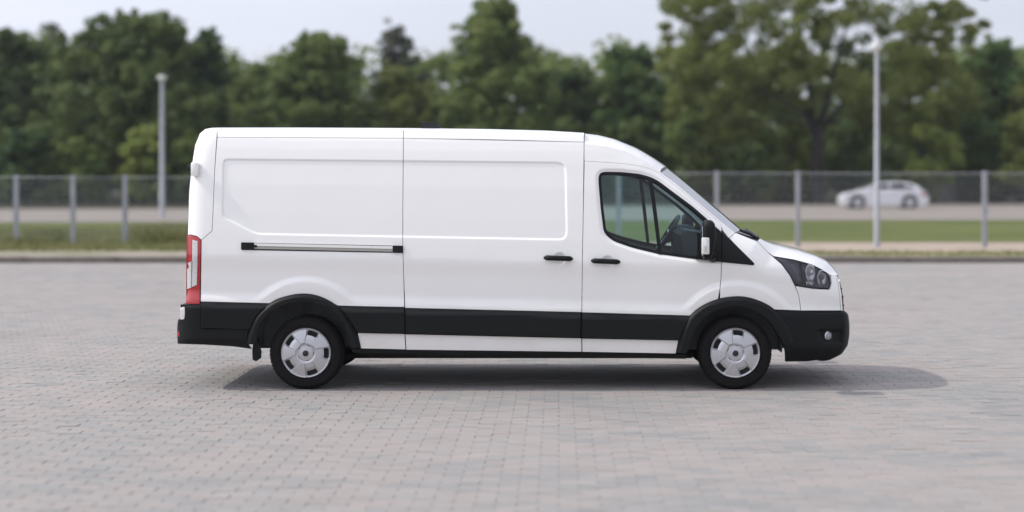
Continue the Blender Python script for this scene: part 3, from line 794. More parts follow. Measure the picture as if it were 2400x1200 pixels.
for r in (2, 5, 8, 11):
    bar = MB().tube([p + np.array([-0.002, 0, 0]) for p in gp[r]], 0.008 if r > 2 else 0.012, 8)
    vbuild(bar, 'grille_bar', M['chrome'] if r == 2 else M['black'], ang=60)

# rear doors close the body
rear_pts = [(483, 304), (475, 308), (468, 315), (457, 341), (449, 391), (443, 451), (440, 551), (436.5, 712)]
rn = S(rear_pts, 0.0); rc = rn.copy(); rc[:, 1] = VW / 2 - 0.004; rc[:, 0] -= 0.03
rl, _ = loft('rear_door', rn, rc, (-0.03, .10, 0), (0, 0.5, 0), W, rows=30, n=12, half=True)
rl2, _ = loft('rear_door', mir(rn), mir(rc), (-0.03, -.10, 0), (0, -0.5, 0), W, rows=30, n=12, half=True)
for yy, pr in ((VW / 2 - 0.12, rl), (VW / 2 + 0.12, rl2)):
    vbuild(MB().bbox(-3.43, -3.36, yy - 0.05, yy + 0.05, 0.95, 1.05, 0.01), 'handle', M['black'], pr, 40)
# rear door hinge
def hinge(far):
    a = unproj(441, 386, 0.10); b = unproj(446, 402, 0.06)
    p0, p1 = unproj(446, 380, .05), unproj(464, 413, .02)
    mb = MB().bbox(p0[0], p1[0] - 0.01, 0.052, 0.13, p1[2], p0[2], 0.015)
    mk = MB().bbox(a[0], b[0], 0.075, 0.13, b[2], a[2], 0.004)
    for k in (mb, mk):
        if far: k.v = [tuple(mir(v)) for v in k.v]
    o = vbuild(mb, 'hinge', W, ang=40); vbuild(mk, 'hinge_pin', M['gloss'], o, 40)
hinge(0); hinge(1)

# -- tail lights
TL = [(437, 552), (447, 550.5), (462, 555), (471, 563.5), (469, 640), (468, 713), (436, 712)]
ty_ = lambda px, py: Ys(px, py, False) - 0.006
t1, t2 = panel('tail_light', TL, ty_, M['red'], flange=0.03, gap=0.2, grid=5)
ty2 = lambda px, py: Ys(px, py, False) - 0.010
panel('reversing_lens', [(451, 562), (463, 565), (462.5, 620), (461, 668), (449, 673), (450, 618)], ty2, M['clear'], t1, flange=0.006, gap=0, far_parent=t2, grid=5)
panel('reversing_lens', [(438.8, 617), (448.5, 613), (447.5, 674), (438, 678)], ty2, M['clear'], t1, flange=0.006, gap=0, far_parent=t2, grid=5)
panel('lens_divider', [(449.0, 612), (450.2, 612), (449, 674), (447.8, 674)], lambda x, y: ty2(x, y) - 0.002, M['smoke'], t1, flange=0.004, gap=0, far_parent=t2, grid=5)

# -- headlights: smoked bowl, chrome reflectors, clear cover
HL = [(1810, 599.5), (1861, 608), (1902, 619), (1924, 630), (1942, 641.5), (1946, 655), (1946.5, 667), (1943, 676.5), (1908, 675), (1863, 669), (1851, 645), (1832, 619)]
def hly(px, py):
    d = seg_dist(px, py, HL); return Ys(px, py, False) + 0.002 + 0.055 * sst(d / 14) * np.clip((px - 1812) / 60, 0.15, 1)
h1, h2 = panel('headlight', HL, hly, M['smoke'], flange=0.0, gap=0.0, grid=4)
panel('lens_cover', HL, lambda x, y: Ys(x, y, False) - 0.002, M['lamp_glass'], h1, flange=0.012, gap=0.6, far_parent=h2, grid=6)
panel('lens_frame', HL, lambda x, y: Ys(x, y, False) - 0.004, M['gloss'], h1, flange=0.006, gap=0.2, far_parent=h2, grid=5, holes=[inset(HL, 2.6)])
def hl_bowl(px, py, rx, ry, name, m, off=0.03):
    c = unproj(px, py, float(Ys(np.array([px * 1.]), np.array([py * 1.]), False)[0]) + off)
    for far, par in ((0, h1), (1, h2)):
        ax = Vector((0.62, -0.78, 0.05)).normalized()
        mb = MB().lathe((0, 0, 0), (0, 0, 1), [(1.0, 0.0), (0.96, 0.03), (0.86, -0.15), (0.6, -0.42), (0.25, -0.55), (0.0, -0.56)], 24)
        vs = []
        for v in mb.v:     # local x -> along the face, local y -> up
            t = Vector((0.80, 0.60, 0)); u = Vector((0, 0, 1)); nn = Vector((0.5, -0.86, 0))
            p = Vector(c) + t * v[0] * rx + u * v[1] * ry + nn * v[2] * 0.045
            vs.append(tuple(mir(tuple(p))) if far else tuple(p))
        mb.v = vs; vbuild(mb, name, m, par, 50)
hl_bowl(1899, 639, 0.060, 0.080, 'reflector', M['bowl'], 0.012)
hl_bowl(1898, 664, 0.045, 0.028, 'reflector', M['bowl'], 0.010)
hl_bowl(1926, 652, 0.060, 0.072, 'reflector', M['bowl'], 0.022)
def hl_ball(px, py, r, off, m):
    c = unproj(px, py, float(Ys(np.array([px * 1.]), np.array([py * 1.]), False)[0]) + off)
    for far, par in ((0, h1), (1, h2)):
        cc = mir(c) if far else c
        mb = MB().lathe(cc, (0.5, 0.86 if far else -0.86, 0), [(r, -0.01)] + [(r * math.cos(a), r * math.sin(a) * 0.8) for a in np.linspace(0, PI / 2, 7)], 20)
        vbuild(mb, 'projector_lens', m, par, 60)
hl_ball(1900, 639, 0.027, 0.024, M['clear'])
hl_ball(1926, 650, 0.024, 0.03, M['smoke'])
vb = [(1875, 612), (1878, 612.8), (1890, 671), (1886, 670.5)]
panel('lamp_divider', vb, lambda x, y: Ys(x, y, False) + 0.012, M['gloss'], h1, flange=0.02, gap=0, far_parent=h2, grid=6)

# -- door window: seal, glass, division bar, black sail corners
gl_in = inset(WIN, 5.5)
seal, seal2 = panel('window_seal', WIN, lambda x, y: Ys(x, y) - 0.004, M['seal'], fdoor, flange=0.03, gap=-0.4, holes=[gl_in], grid=6, far_parent=fdoor2)
panel('window', inset(WIN, 4.0), lambda x, y: Ys(x, y, False) + 0.022, M['glass'], fdoor, flange=0, gap=0, grid=16, far_parent=fdoor2)
panel('window_bar', [(1519.5, 414), (1528.5, 417), (1540, 500), (1551.5, 597), (1543, 596), (1531, 500)], lambda x, y: Ys(x, y, False) + 0.006, M['seal'], fdoor, flange=0.02, gap=0, grid=8, far_parent=fdoor2)
sly = lambda x, y: Ys(x, y, False) - 0.012
panel('sail_trim', [(1640, 585), (1662, 560), (1677, 531), (1690.3, 543), (1690.3, 614), (1630, 607)], sly, B, fdoor, flange=0.03, gap=0, grid=7, far_parent=fdoor2)
panel('sail_trim', [(1692, 544.5), (1709, 558.5), (1767.5, 616.5), (1768, 619.5), (1765, 621.5), (1692, 614.5)], lambda x, y: Ys(x, y, False) - 0.010, B, flange=0.03, gap=0, grid=7)

# -- handles
def handle(px0, px1, py0, py1, name, pars):
    for far in (0, 1):
        pts, rad = [], []
        for t in np.linspace(0, 1, 13):
            px, py = px0 + (px1 - px0) * t, py0 + (py1 - py0) * t
            y = float(Ys(np.array([px]), np.array([py]), False)[0])
            e = min(t, 1 - t) * 2
            p = unproj(px, py, y - 0.006 - 0.030 * min(1, e * 2.2) ** 0.7)
            pts.append(mir(p) if far else p); rad.append(0.0225 * (1 - 0.0 * e) * (1 if 0 < t < 1 else 0.55))
        vbuild(MB().tube(pts, rad, 12), name, B, pars[far], 60)
handle(1276, 1341, 604, 606.5, 'handle', (sdoor, sdoor2))
handle(1387, 1452, 611, 614, 'handle', (fdoor, fdoor2))

# -- sliding-door rail in the quarter panel
ry = lambda o: (lambda x, y: Ys(x, y, False) + o)
q1, q2 = panel('door_rail', [(566, 568.5), (940, 576), (943, 577), (943, 593), (566, 586)], ry(-0.003), M['gloss'], flange=0.01, gap=0)  # black rail backing; its lower edge is extended to paint the shadow below
def rail_y(px, py):
    t = py - np.interp(px, [597, 920], [571, 578]); return Ys(px, py, False) - 0.016 + 0.012 * np.abs(np.clip((t - 3.2) / 3.5, -1, 1)) * (t < 6.5) + 0.013 * sst((t - 4.6) / 1.2) * (t < 6.4)
panel('rail_strip', [(596, 570), (920, 577), (920, 583.3), (596, 576.3)], ry(-0.016), M['alu'], q1, flange=0.014, gap=0, far_parent=q2, grid=6)
panel('rail_strip', [(596, 576.3), (920, 583.3), (920, 590), (596, 583)], ry(-0.006), M['groove'], q1, flange=0.01, gap=0, far_parent=q2, grid=6)
for a, b in (((565, 568), (594, 584)), ((922, 575.5), (944, 592.5))):
    panel('rail_end_cap', [a, (b[0], a[1] + .4), b, (a[0], b[1] - .4)], ry(-0.020), B, q1, flange=0.02, gap=0, far_parent=q2, grid=7)
panel('rail_stop', [(594, 574), (602, 574.2), (602, 579), (594, 578.8)], ry(-0.021), B, q1, flange=0.012, gap=0, far_parent=q2, grid=7)

# -- mirrors
def mirror_(far):
    out = spline([(1648, 528), (1651, 519), (1659, 516), (1669, 517.5), (1676, 528), (1678, 556), (1673, 590), (1667, 604), (1657, 609), (1648, 604), (1646, 570)], 4, True)
    rings = []
    for y, sc in ((-0.30, 0.80), (-0.315, 0.6)): pass
    vs, fs = [], []
    levels = [(-0.315, .55), (-0.305, .82), (-0.285, .95), (-0.25, 1.0), (-0.16, 1.0), (-0.12, .95), (-0.095, .8), (-0.085, .5)]
    c = np.mean(out, 0)
    for y, s_ in levels:
        p = c + (np.array(out) - c) * s_
        # deeper slices are drawn at true size: unproject every slice on the plane of the outer face
        w = unproj(p[:, 0], p[:, 1], -0.25); w[:, 1] = y
        vs.append(w)
    n = len(out); V = np.concatenate(vs)
    for i in range(len(levels) - 1):
        fs += [(i * n + k, i * n + (k + 1) % n, (i + 1) * n + (k + 1) % n, (i + 1) * n + k) for k in range(n)]
    fs += [tuple(range(n))[::-1], tuple((len(levels) - 1) * n + k for k in range(n))]
    if far: V = mir(V)
    o = vobj('door_mirror', V, fs, B, None); smooth_by_angle(o, 50)
    a0, a1 = unproj(1664, 600, -0.12), unproj(1672, 603, 0.05)
    arm = MB().tube([mir(a0) if far else a0, mir(a1) if far else a1], [0.035, 0.05], 12); vbuild(arm, 'mirror_arm', B, o, 50)
    p0, p1 = unproj(1644.5, 556.5, -0.29), unproj(1662.5, 596, -0.29)
    mb = MB().bbox(p0[0], p1[0], -0.325, -0.24, p1[2], p0[2], 0.012)
    if far: mb.v = [tuple(mir(v)) for v in mb.v]
    vbuild(mb, 'mirror_indicator', M['indicator'], o, 40)
    mb = MB().bbox(p0[0] + 0.022, p0[0] + 0.042, -0.329, -0.30, p1[2] + 0.02, p0[2] - 0.02, 0.004)
    if far: mb.v = [tuple(mir(v)) for v in mb.v]
    vbuild(mb, 'indicator_bulb', M['chrome'], o, 40)
    g = unproj(1646, 522, -0.25)[0] - 0.004
    mb = MB().bbox(g, g + 0.008, -0.285, -0.12, CAM_H - (596 - CY) / 268.8, CAM_H - (528 - CY) / 268.8, 0.003)
    if far: mb.v = [tuple(mir(v)) for v in mb.v]
    vbuild(mb, 'mirror_glass', M['chrome'], o)
mirror_(0); mirror_(1)

# -- aerial, wipers
a = [(988, 302), (988, 287), (999, 286), (1014, 287), (1024, 290.5), (1034, 298), (1044, 304)]
ya = 0.62
p = unproj([q[0] for q in a], [q[1] for q in a], ya); n = len(p)
vs = np.concatenate([p + np.array([0, d, 0]) for d in (0, 0.03, 0.055)]); 
vs[n:2 * n, 1] -= 0.0
base_low = np.array([0, 0, -0.05])
for k in (0, n - 1):
    for j in range(3): vs[j * n + k] += base_low
fs = [tuple(range(n))[::-1], tuple(2 * n + i for i in range(n))] + [(j * n + i, j * n + (i + 1) % n, (j + 1) * n + (i + 1) % n, (j + 1) * n + i) for j in range(2) for i in range(n)]
smooth_by_angle(vobj('roof_aerial', vs, fs, M['gloss'], None), 30)
wp = MB()
for y0, y1, dx in ((0.30, 0.80, 0.0), (0.95, 1.55, 0.0)):
    pa, pb, pc = unproj(1776, 557, y0 + 0.0), unproj(1734, 541, y0 + 0.2), unproj(1748, 541, y1)
    wp.tube([pa, (pa + pb) / 2 + np.array([0.02, 0, 0.02]), pb + np.array([0.03, 0, 0.012])], [0.014, 0.011, 0.008], 8)
    wp.tube([pb + np.array([0.03, -0.15, 0.006]), pb + np.array([0.03, 0, 0.01]), pc + np.array([0.02, 0, 0.012])], [0.008, 0.012, 0.008], 8)
vbuild(wp, 'wiper', M['gloss'], ang=60)
wd = MB()
pa, pb = unproj(1733, 541, 0.20), unproj(1779, 561, 0.22)
wd.tube([pa + np.array([0, 0, .008]), (pa + pb) / 2 + np.array([0, 0, 0.016]), pb], [0.012, 0.016, 0.008], 8)
vbuild(wd, 'wiper', M['gloss'], ang=60)

# -- inside of the cab and the closed load space
I = M['interior']
bx = lambda px: (px - CX) / 268.8
bz = [820, 700, 600, 500, 430, 380, 350, 330]
bn = S([(1381, q) for q in bz], 0.05); bn[:, 0] = bx(1381)
bq = np.concatenate([bn, mir(bn)[::-1]]); nb_ = len(bq)
bq2 = bq.copy(); bq2[:, 0] += 0.02
vobj('bulkhead', np.concatenate([bq, bq2]), [tuple(range(nb_)), tuple(nb_ + i for i in range(nb_))[::-1]] + [(i, nb_ + i, nb_ + (i + 1) % nb_, (i + 1) % nb_) for i in range(nb_)], I)
hl0 = np.array([[bx(1386), 0.30, 2.09], [bx(1440), 0.32, 2.06], [bx(1490), 0.36, 2.0], [bx(1530), 0.40, 1.93]])
hl1 = mir(hl0)
vobj('headliner', np.concatenate([hl0, hl1]), [(i, i + 1, 5 + i, 4 + i) for i in range(3)], M['pillar'])
fl = MB().box(-2.68, 2.25, 0.372, VW - 0.372, 0.33, 0.45); fl.box(bx(850), bx(1590), 0.45, VW - 0.45, 0.235, 0.329); fl.box(bx(640), bx(1640), 0.82, VW - 0.82, 0.192, 0.234)  # floor pan; its lower steps are added out of sight to deepen the shadow
fl.box(bx(850), bx(1606), 0.06, 0.371, 0.34, 0.42); fl.box(bx(850), bx(1606), VW - 0.371, VW - 0.06, 0.34, 0.42)
fl.box(-3.15, -2.75, 0.08, VW - 0.08, 0.42, 0.46)
vbuild(fl, 'underbody', M['under'])
ax_ = MB().tube([(bx(716), 0.2, 0.32), (bx(716), VW - 0.2, 0.32)], 0.05, 12)
vbuild(ax_, 'rear_axle', M['under'], ang=60)
# dashboard
dp = [(1588, 548), (1600, 537), (1622, 540), (1643, 546), (1700, 551), (1722, 560), (1722, 640), (1600, 650), (1594, 590)]
yd0, yd1 = 0.22, VW - 0.22
q = unproj([a_[0] for a_ in dp], [a_[1] for a_ in dp], 0.6)
qa, qb = q.copy(), q.copy(); qa[:, 1], qb[:, 1] = yd0, yd1; n = len(q)
vobj('dashboard', np.concatenate([qa, qb]), [tuple(range(n))[::-1], tuple(n + i for i in range(n))] + [(i, (i + 1) % n, n + (i + 1) % n, n + i) for i in range(n)], I, None)
# inner lining of the doors and of the pillars
for far in (0, 1):
    P = fdoor2 if far else fdoor
    lin = [(1405, 575), (1440, 585), (1485, 600), (1546, 612), (1625, 622), (1692, 628), (1690, 720), (1600, 745), (1400, 740)]
    v = S(lin, 0.075)
    if far: v = mir(v)
    vobj('door_lining', v, [tuple(range(len(lin)))], I, P)
# steering wheel (left-hand drive, so on the far side)
sc_ = unproj(1566, 546, 1.50); axw = Vector((-0.84, 0, 0.54)).normalized()
qd = axw.to_track_quat('Z', 'Y'); ring = [Vector(sc_) + qd @ Vector((0.19 * math.cos(t), 0.19 * math.sin(t), 0)) for t in np.linspace(0, 2 * PI, 33)]
swm = MB().tube(ring, 0.019, 10, caps=False)
for t in (0.15, PI - 0.15, -PI / 2): swm.tube([Vector(sc_) - axw * 0.03, Vector(sc_) + qd @ Vector((0.185 * math.cos(t), 0.185 * math.sin(t), 0))], [0.035, 0.018], 8)
swm.lathe(Vector(sc_) - axw * 0.04, axw, [(0.08, -0.02), (0.08, 0.02), (0.05, 0.04), (0, 0.045)], 20)
sw = vbuild(swm, 'steering_wheel', M['gloss'], ang=50)
col = MB().tube([Vector(sc_) - axw * 0.04, Vector(sc_) - axw * 0.35], [0.05, 0.07], 12); vbuild(col, 'steering_column', I, ang=50)
bin_ = MB(); p = unproj(1590, 536, 1.5); bin_.bbox(p[0] - 0.06, p[0] + 0.12, 1.28, 1.75, p[2] - 0.10, p[2] + 0.035, 0.02)
vbuild(bin_, 'instrument_binnacle', I, ang=40)

# -- wheels
WR = 0.322
def wheel_proto():
    """centre of the outer wheel face at the origin, outside towards -y"""
    ty = MB().lathe((0, 0, 0), (0, -1, 0), [(0.212, -0.19), (0.262, -0.215), (0.300, -0.212), (0.318, -0.195), (0.3325, -0.165), (0.334, -0.11), (0.3325, -0.05), (0.322, -0.02),
                                         (0.312, -0.010), (0.300, -0.003), (0.296, -0.0025), (0.294, -0.0002), (0.262, 0.004), (0.246, 0.0035), (0.243, 0.0), (0.236, 0.0), (0.222, -0.008), (0.214, -0.02)], 72)
    sc = WR / 0.334
    ty.v = [(x * (1 + (sc - 1) * min(1, max(0, (math.hypot(x, z) - .21) / .12))), y, z * (1 + (sc - 1) * min(1, max(0, (math.hypot(x, z) - .21) / .12)))) for x, y, z in ty.v]
    # tread blocks
    tr = MB()
    for k in range(60):
        a0, a1 = 2 * PI * (k + 0.12) / 60, 2 * PI * (k + 0.88) / 60
        for yb0, yb1 in ((0.022, 0.07), (0.082, 0.13), (0.142, 0.19)):
            v = [(r * math.cos(a), y, r * math.sin(a)) for y in (yb0, yb1) for r in (WR - 0.006, WR + 0.0006) for a in (a0, a1)]
            tr.add(v, [(0, 1, 3, 2), (4, 6, 7, 5), (0, 2, 6, 4), (1, 5, 7, 3), (2, 3, 7, 6)])
    rim = MB().lathe((0, 0, 0), (0, -1, 0), [(0.0, -0.05), (0.10, -0.05), (0.15, -0.045), (0.205, -0.035), (0.214, -0.02), (0.212, -0.19)], 48)
    # hubcap: polar grid with five openings
    R = 0.219; nth = 320; rr = np.array([0, .04, .08, .105, .118, .125, .16, .20, .255, .285, .305, .325, .345, .36, .375, .39, .405, .42, .46, .50, .58, .64, .68, .715, .75, .80, .85, .885, .905, .94, .965, .985, 1.0])
    V, Fc = [], []
    for ir, r in enumerate(rr):
        for it in range(nth):
            th = 2 * PI * it / nth
            d = ((th - HOLE0 + PI / 5) % (2 * PI / 5)) - PI / 5      # angle from nearest opening
            dd = abs(d) * r                                          # arc distance in units of R
            h = 0.030 * (1 - r ** 2.2)                               # dome
            # raised spokes: outside a wedge round each opening
            wedge = 0.095 + 0.165 * r
            sp = sst((dd - wedge) / 0.022) * sst((r - 0.375) / 0.045)
            h += 0.0095 * sp
            h -= 0.005 * sst(1 - abs(r - 0.315) / 0.03) + 0.006 * sst((0.40 - r) / 0.06)   # sunk hub with a groove
            if r < 0.25: h += 0.004
            if 0.105 < r < 0.255: h -= 0.003 * sst(1 - abs(r - 0.18) / 0.07)
            if 0.62 < r < 0.93: h -= 0.011 * sst(1 - (dd - 0.204) / 0.022) * sst((r - 0.62) / 0.08) * sst((0.935 - r) / 0.035)
            if r > 0.93: h += 0.006 * sst((r - 0.93) / 0.03) - 0.010 * sst((r - 0.975) / 0.025)
            V.append((R * r * math.cos(th), -h, R * r * math.sin(th)))
    for ir in range(len(rr) - 1):
        for it in range(nth):
            th = 2 * PI * (it + .5) / nth; r = (rr[ir] + rr[ir + 1]) / 2
            d = abs(((th - HOLE0 + PI / 5) % (2 * PI / 5)) - PI / 5) * r
            if 0.70 < r < 0.91 and d < 0.202 - 0.25 * max(0, 0.82 - r) - 0.35 * max(0, r - 0.875): continue
            slot = abs(((th - HOLE0 + PI / 5) % (2 * PI / 5)) - PI / 5) * r
            if 0.305 < r < 0.325 and slot < 0.075: continue
            Fc.append((ir * nth + it, ir * nth + (it + 1) % nth, (ir + 1) * nth + (it + 1) % nth, (ir + 1) * nth + it))
    cap = MB().lathe((0, 0, 0), (0, -1, 0), [(0.0262, 0.028), (0.0262, 0.0365), (0.022, 0.039), (0.0, 0.040)], 28)
    return ty, tr, rim, (V, Fc), cap
def wheel(cx_, far, h0):
    global HOLE0
    HOLE0 = math.radians(h0)
    ty, tr, rim, hub, cap = wheel_proto()
    w = empty('wheel'); w.parent = van
    yf = 0.035
    w.location = Vector((cx_, VW - yf if far else yf, WR)) - VOFF
    if far: w.rotation_euler = (0, 0, PI)
    smooth_by_angle(obj('tyre', ty.v, ty.f, M['tyre'], w), 40)
    obj('tread', tr.v, tr.f, M['tyre'], w)
    smooth_by_angle(obj('rim', rim.v, rim.f, M['rim'], w), 40)
    smooth_by_angle(obj('hubcap', hub[0], hub[1], M['hubcap'], w), 32)
    smooth_by_angle(obj('hub_badge', cap.v, cap.f, M['gloss'], w), 50)
wheel(bx(716), 0, 71); wheel(bx(1724), 0, 82); wheel(bx(716), 1, 30); wheel(bx(1724), 1, 55)
# wheel housings
for pxw, cpy in ((713, 800), (1725, 808)):
    for far in (0, 1):
        vs, fs = [], []; n = 24; R = 0.415
        zc = CAM_H - (cpy - CY) / 268.8
        for i in range(n + 1):
            t = PI * 1.12 * i / n - PI * 0.06
            for y in (0.055, 0.36): vs.append((bx(pxw) + R * math.cos(t), y, zc + R * math.sin(t)))
        for i in range(n): fs.append((2 * i, 2 * i + 1, 2 * i + 3, 2 * i + 2))
        fs.append(tuple(2 * i + 1 for i in range(n + 1)))
        if far: vs = mir(vs)
        o = vobj('wheel_housing', vs, fs, M['liner'])
# leaf-spring hanger, brackets behind the rear wheel
for ysp in (0.40, VW - 0.40): vbuild(MB().tube([(bx(590), ysp, 0.44), (bx(716), ysp, 0.38), (bx(840), ysp, 0.44)], 0.03, 8), 'leaf_spring', M['under'])
panel('mud_flap', [(598, 786), (607, 790), (608, 812), (612, 824), (611, 840), (600, 847), (592, 843), (591, 822), (594, 800)], lambda x, y: 0.02 + 0 * x, M['black'], flange=0.03, gap=0, grid=8)

# ------------------------------------------------------------------ fence
fence = empty('wire_mesh_fence', gpt(1200, 45.5, GZ))
tag(fence, 'grey wire mesh fence on pale steel posts running behind the van', 'fence')
FP = [(-730, 44.3), (-530, 44.3), (-330, 44.3), (-180, 44.3), (-90, 44.3), (38, 44.1), (171, 43.7), (293, 44.3), (520, 44.2), (760, 43.2), (1000, 43.1), (1230, 43.1), (1450, 42.9), (1680, 42.7), (1870, 42.7), (2308, 42.5), (2500, 42.5), (2700, 42.5), (2900, 42.5), (3100, 42.5), (3300, 42.5)]
def top_z(px): return 1.83 if px < 700 else 1.935
posts = []
for px, Dp in FP:
    x, y, _ = gpt(px, Dp); zt = top_z(px) + 0.03
    mb = MB().bbox(x - 0.055, x + 0.055, y - 0.055, y + 0.055, -0.2, zt, 0.008); mb.bbox(x - 0.062, x + 0.062, y - 0.062, y + 0.062, zt - 0.0, zt + 0.02, 0.006)
    mb.v = [(a - fence.location.x, b - fence.location.y, c - fence.location.z) for a, b, c in mb.v]
    mb.build('post', M['galv'], fence); posts.append((x, y, zt))
for (x0, y0, z0), (x1, y1, z1) in zip(posts, posts[1:]):
    zt = min(z0, z1) - 0.03; zb = GZ + 0.05; L = math.hypot(x1 - x0, y1 - y0); mb = MB()
    nx = max(2, int(L / 0.05)); r = 0.0025
    P = lambda t, z: (x0 + (x1 - x0) * t, y0 + (y1 - y0) * t - 0.07, z)
    for i in range(nx + 1):
        t = i / nx; mb.tube([P(t, zb), P(t, zt)], r, 3, caps=False)
    for z in np.arange(zb + 0.03, zt, 0.15): mb.tube([P(0, z), P(1, z)], r * 1.2, 3, caps=False)
    mb.tube([P(0, zt), P(1, zt)], 0.012, 6)
    mb.v = [(a - fence.location.x, b - fence.location.y, c - fence.location.z) for a, b, c in mb.v]
    mb.build('mesh_panel', M['wire'], fence)

# ------------------------------------------------------------------ lamp posts
def lamp_post(px, Dp, top_py, r, label):
    x, y, _ = gpt(px, Dp); h = CAM_H + (CY - top_py) * Dp / F_PX - GZ
    o = empty('lamp_post', (x, y, GZ)); tag(o, label, 'lamp post', 'tall lamp posts beyond the yard')
    po = MB().tube([(0, 0, -0.2), (0, 0, 1.2), (0, 0, 1.22), (0, 0, h - 0.2)], [r * 1.15, r * 1.12, r, r * 0.8], 16); smooth_by_angle(po.build('pole', M['galv'], o), 40)
    MB().bbox(-r * 2, r * 2, -r * 2, r * 2, -0.02, 0.03, 0.01).build('base_plate', M['galv'], o)
    hd = MB().lathe((0, 0, h - 0.24), (0, 0, 1), [(0.0, 0), (r * 0.9, 0), (r * 1.0, 0.06), (r * 1.85, 0.09), (r * 2.0, 0.12), (r * 1.95, 0.22), (r * 1.6, 0.26), (0.0, 0.28)], 24)
    smooth_by_angle(hd.build('lamp_head', M['lamp'], o), 40)
    return o
lamp_post(2055, 42.3, 102, 0.066, 'pale grey lamp post in front of the silver car')
lamp_post(380, 73, 178, 0.098, 'pale grey lamp post standing beyond the fence behind the van roof corner')

M['dim'] = mat('weathered_post', (0.13, 0.13, 0.135), 0.8, noise=(3, 0.2))
# dim posts and a grey cabinet by the far road
for px, Dp, zt, m in ((1718, 113, 1.6, 'bark'), (2216, 113, 1.75, 'dim')):
    x, y, _ = gpt(px, Dp)
    o = MB().bbox(x - 0.17, x + 0.17, y - 0.1, y + 0.1, GZ - 0.1, zt, 0.02).build('marker_post', M[m])
    tag(o, {1718: 'brown wooden marker post across the road near the tree trunk', 2216: 'dim grey marker post right of the silver car'}[px], 'post')
x0, y0, _ = gpt(2238, 119); x1 = gpt(2358, 119)[0]
cab = empty('utility_cabinet', ((x0 + x1) / 2, y0, GZ)); tag(cab, 'low grey utility cabinet under the trees at the right edge', 'cabinet')
hw = (x1 - x0) / 2
MB().bbox(-hw, hw, 0, 0.8, 0, 1.35, 0.03).build('housing', mat('cabinet_grey', (0.11, 0.11, 0.12), 0.7, noise=(2, .15)), cab)
MB().bbox(-hw - 0.05, hw + 0.05, -0.05, 0.85, 1.352, 1.42, 0.02).build('lid', mat('cabinet_lid', (0.10, 0.10, 0.11), 0.7), cab)
for k in (-1, 1): MB().bbox(k * hw / 2 - hw / 2 + 0.04, k * hw / 2 + hw / 2 - 0.04, -0.03, 0.0, 0.08, 1.28, 0.008).build('door', mat('cabinet_door', (0.12, 0.12, 0.13), 0.65), cab)

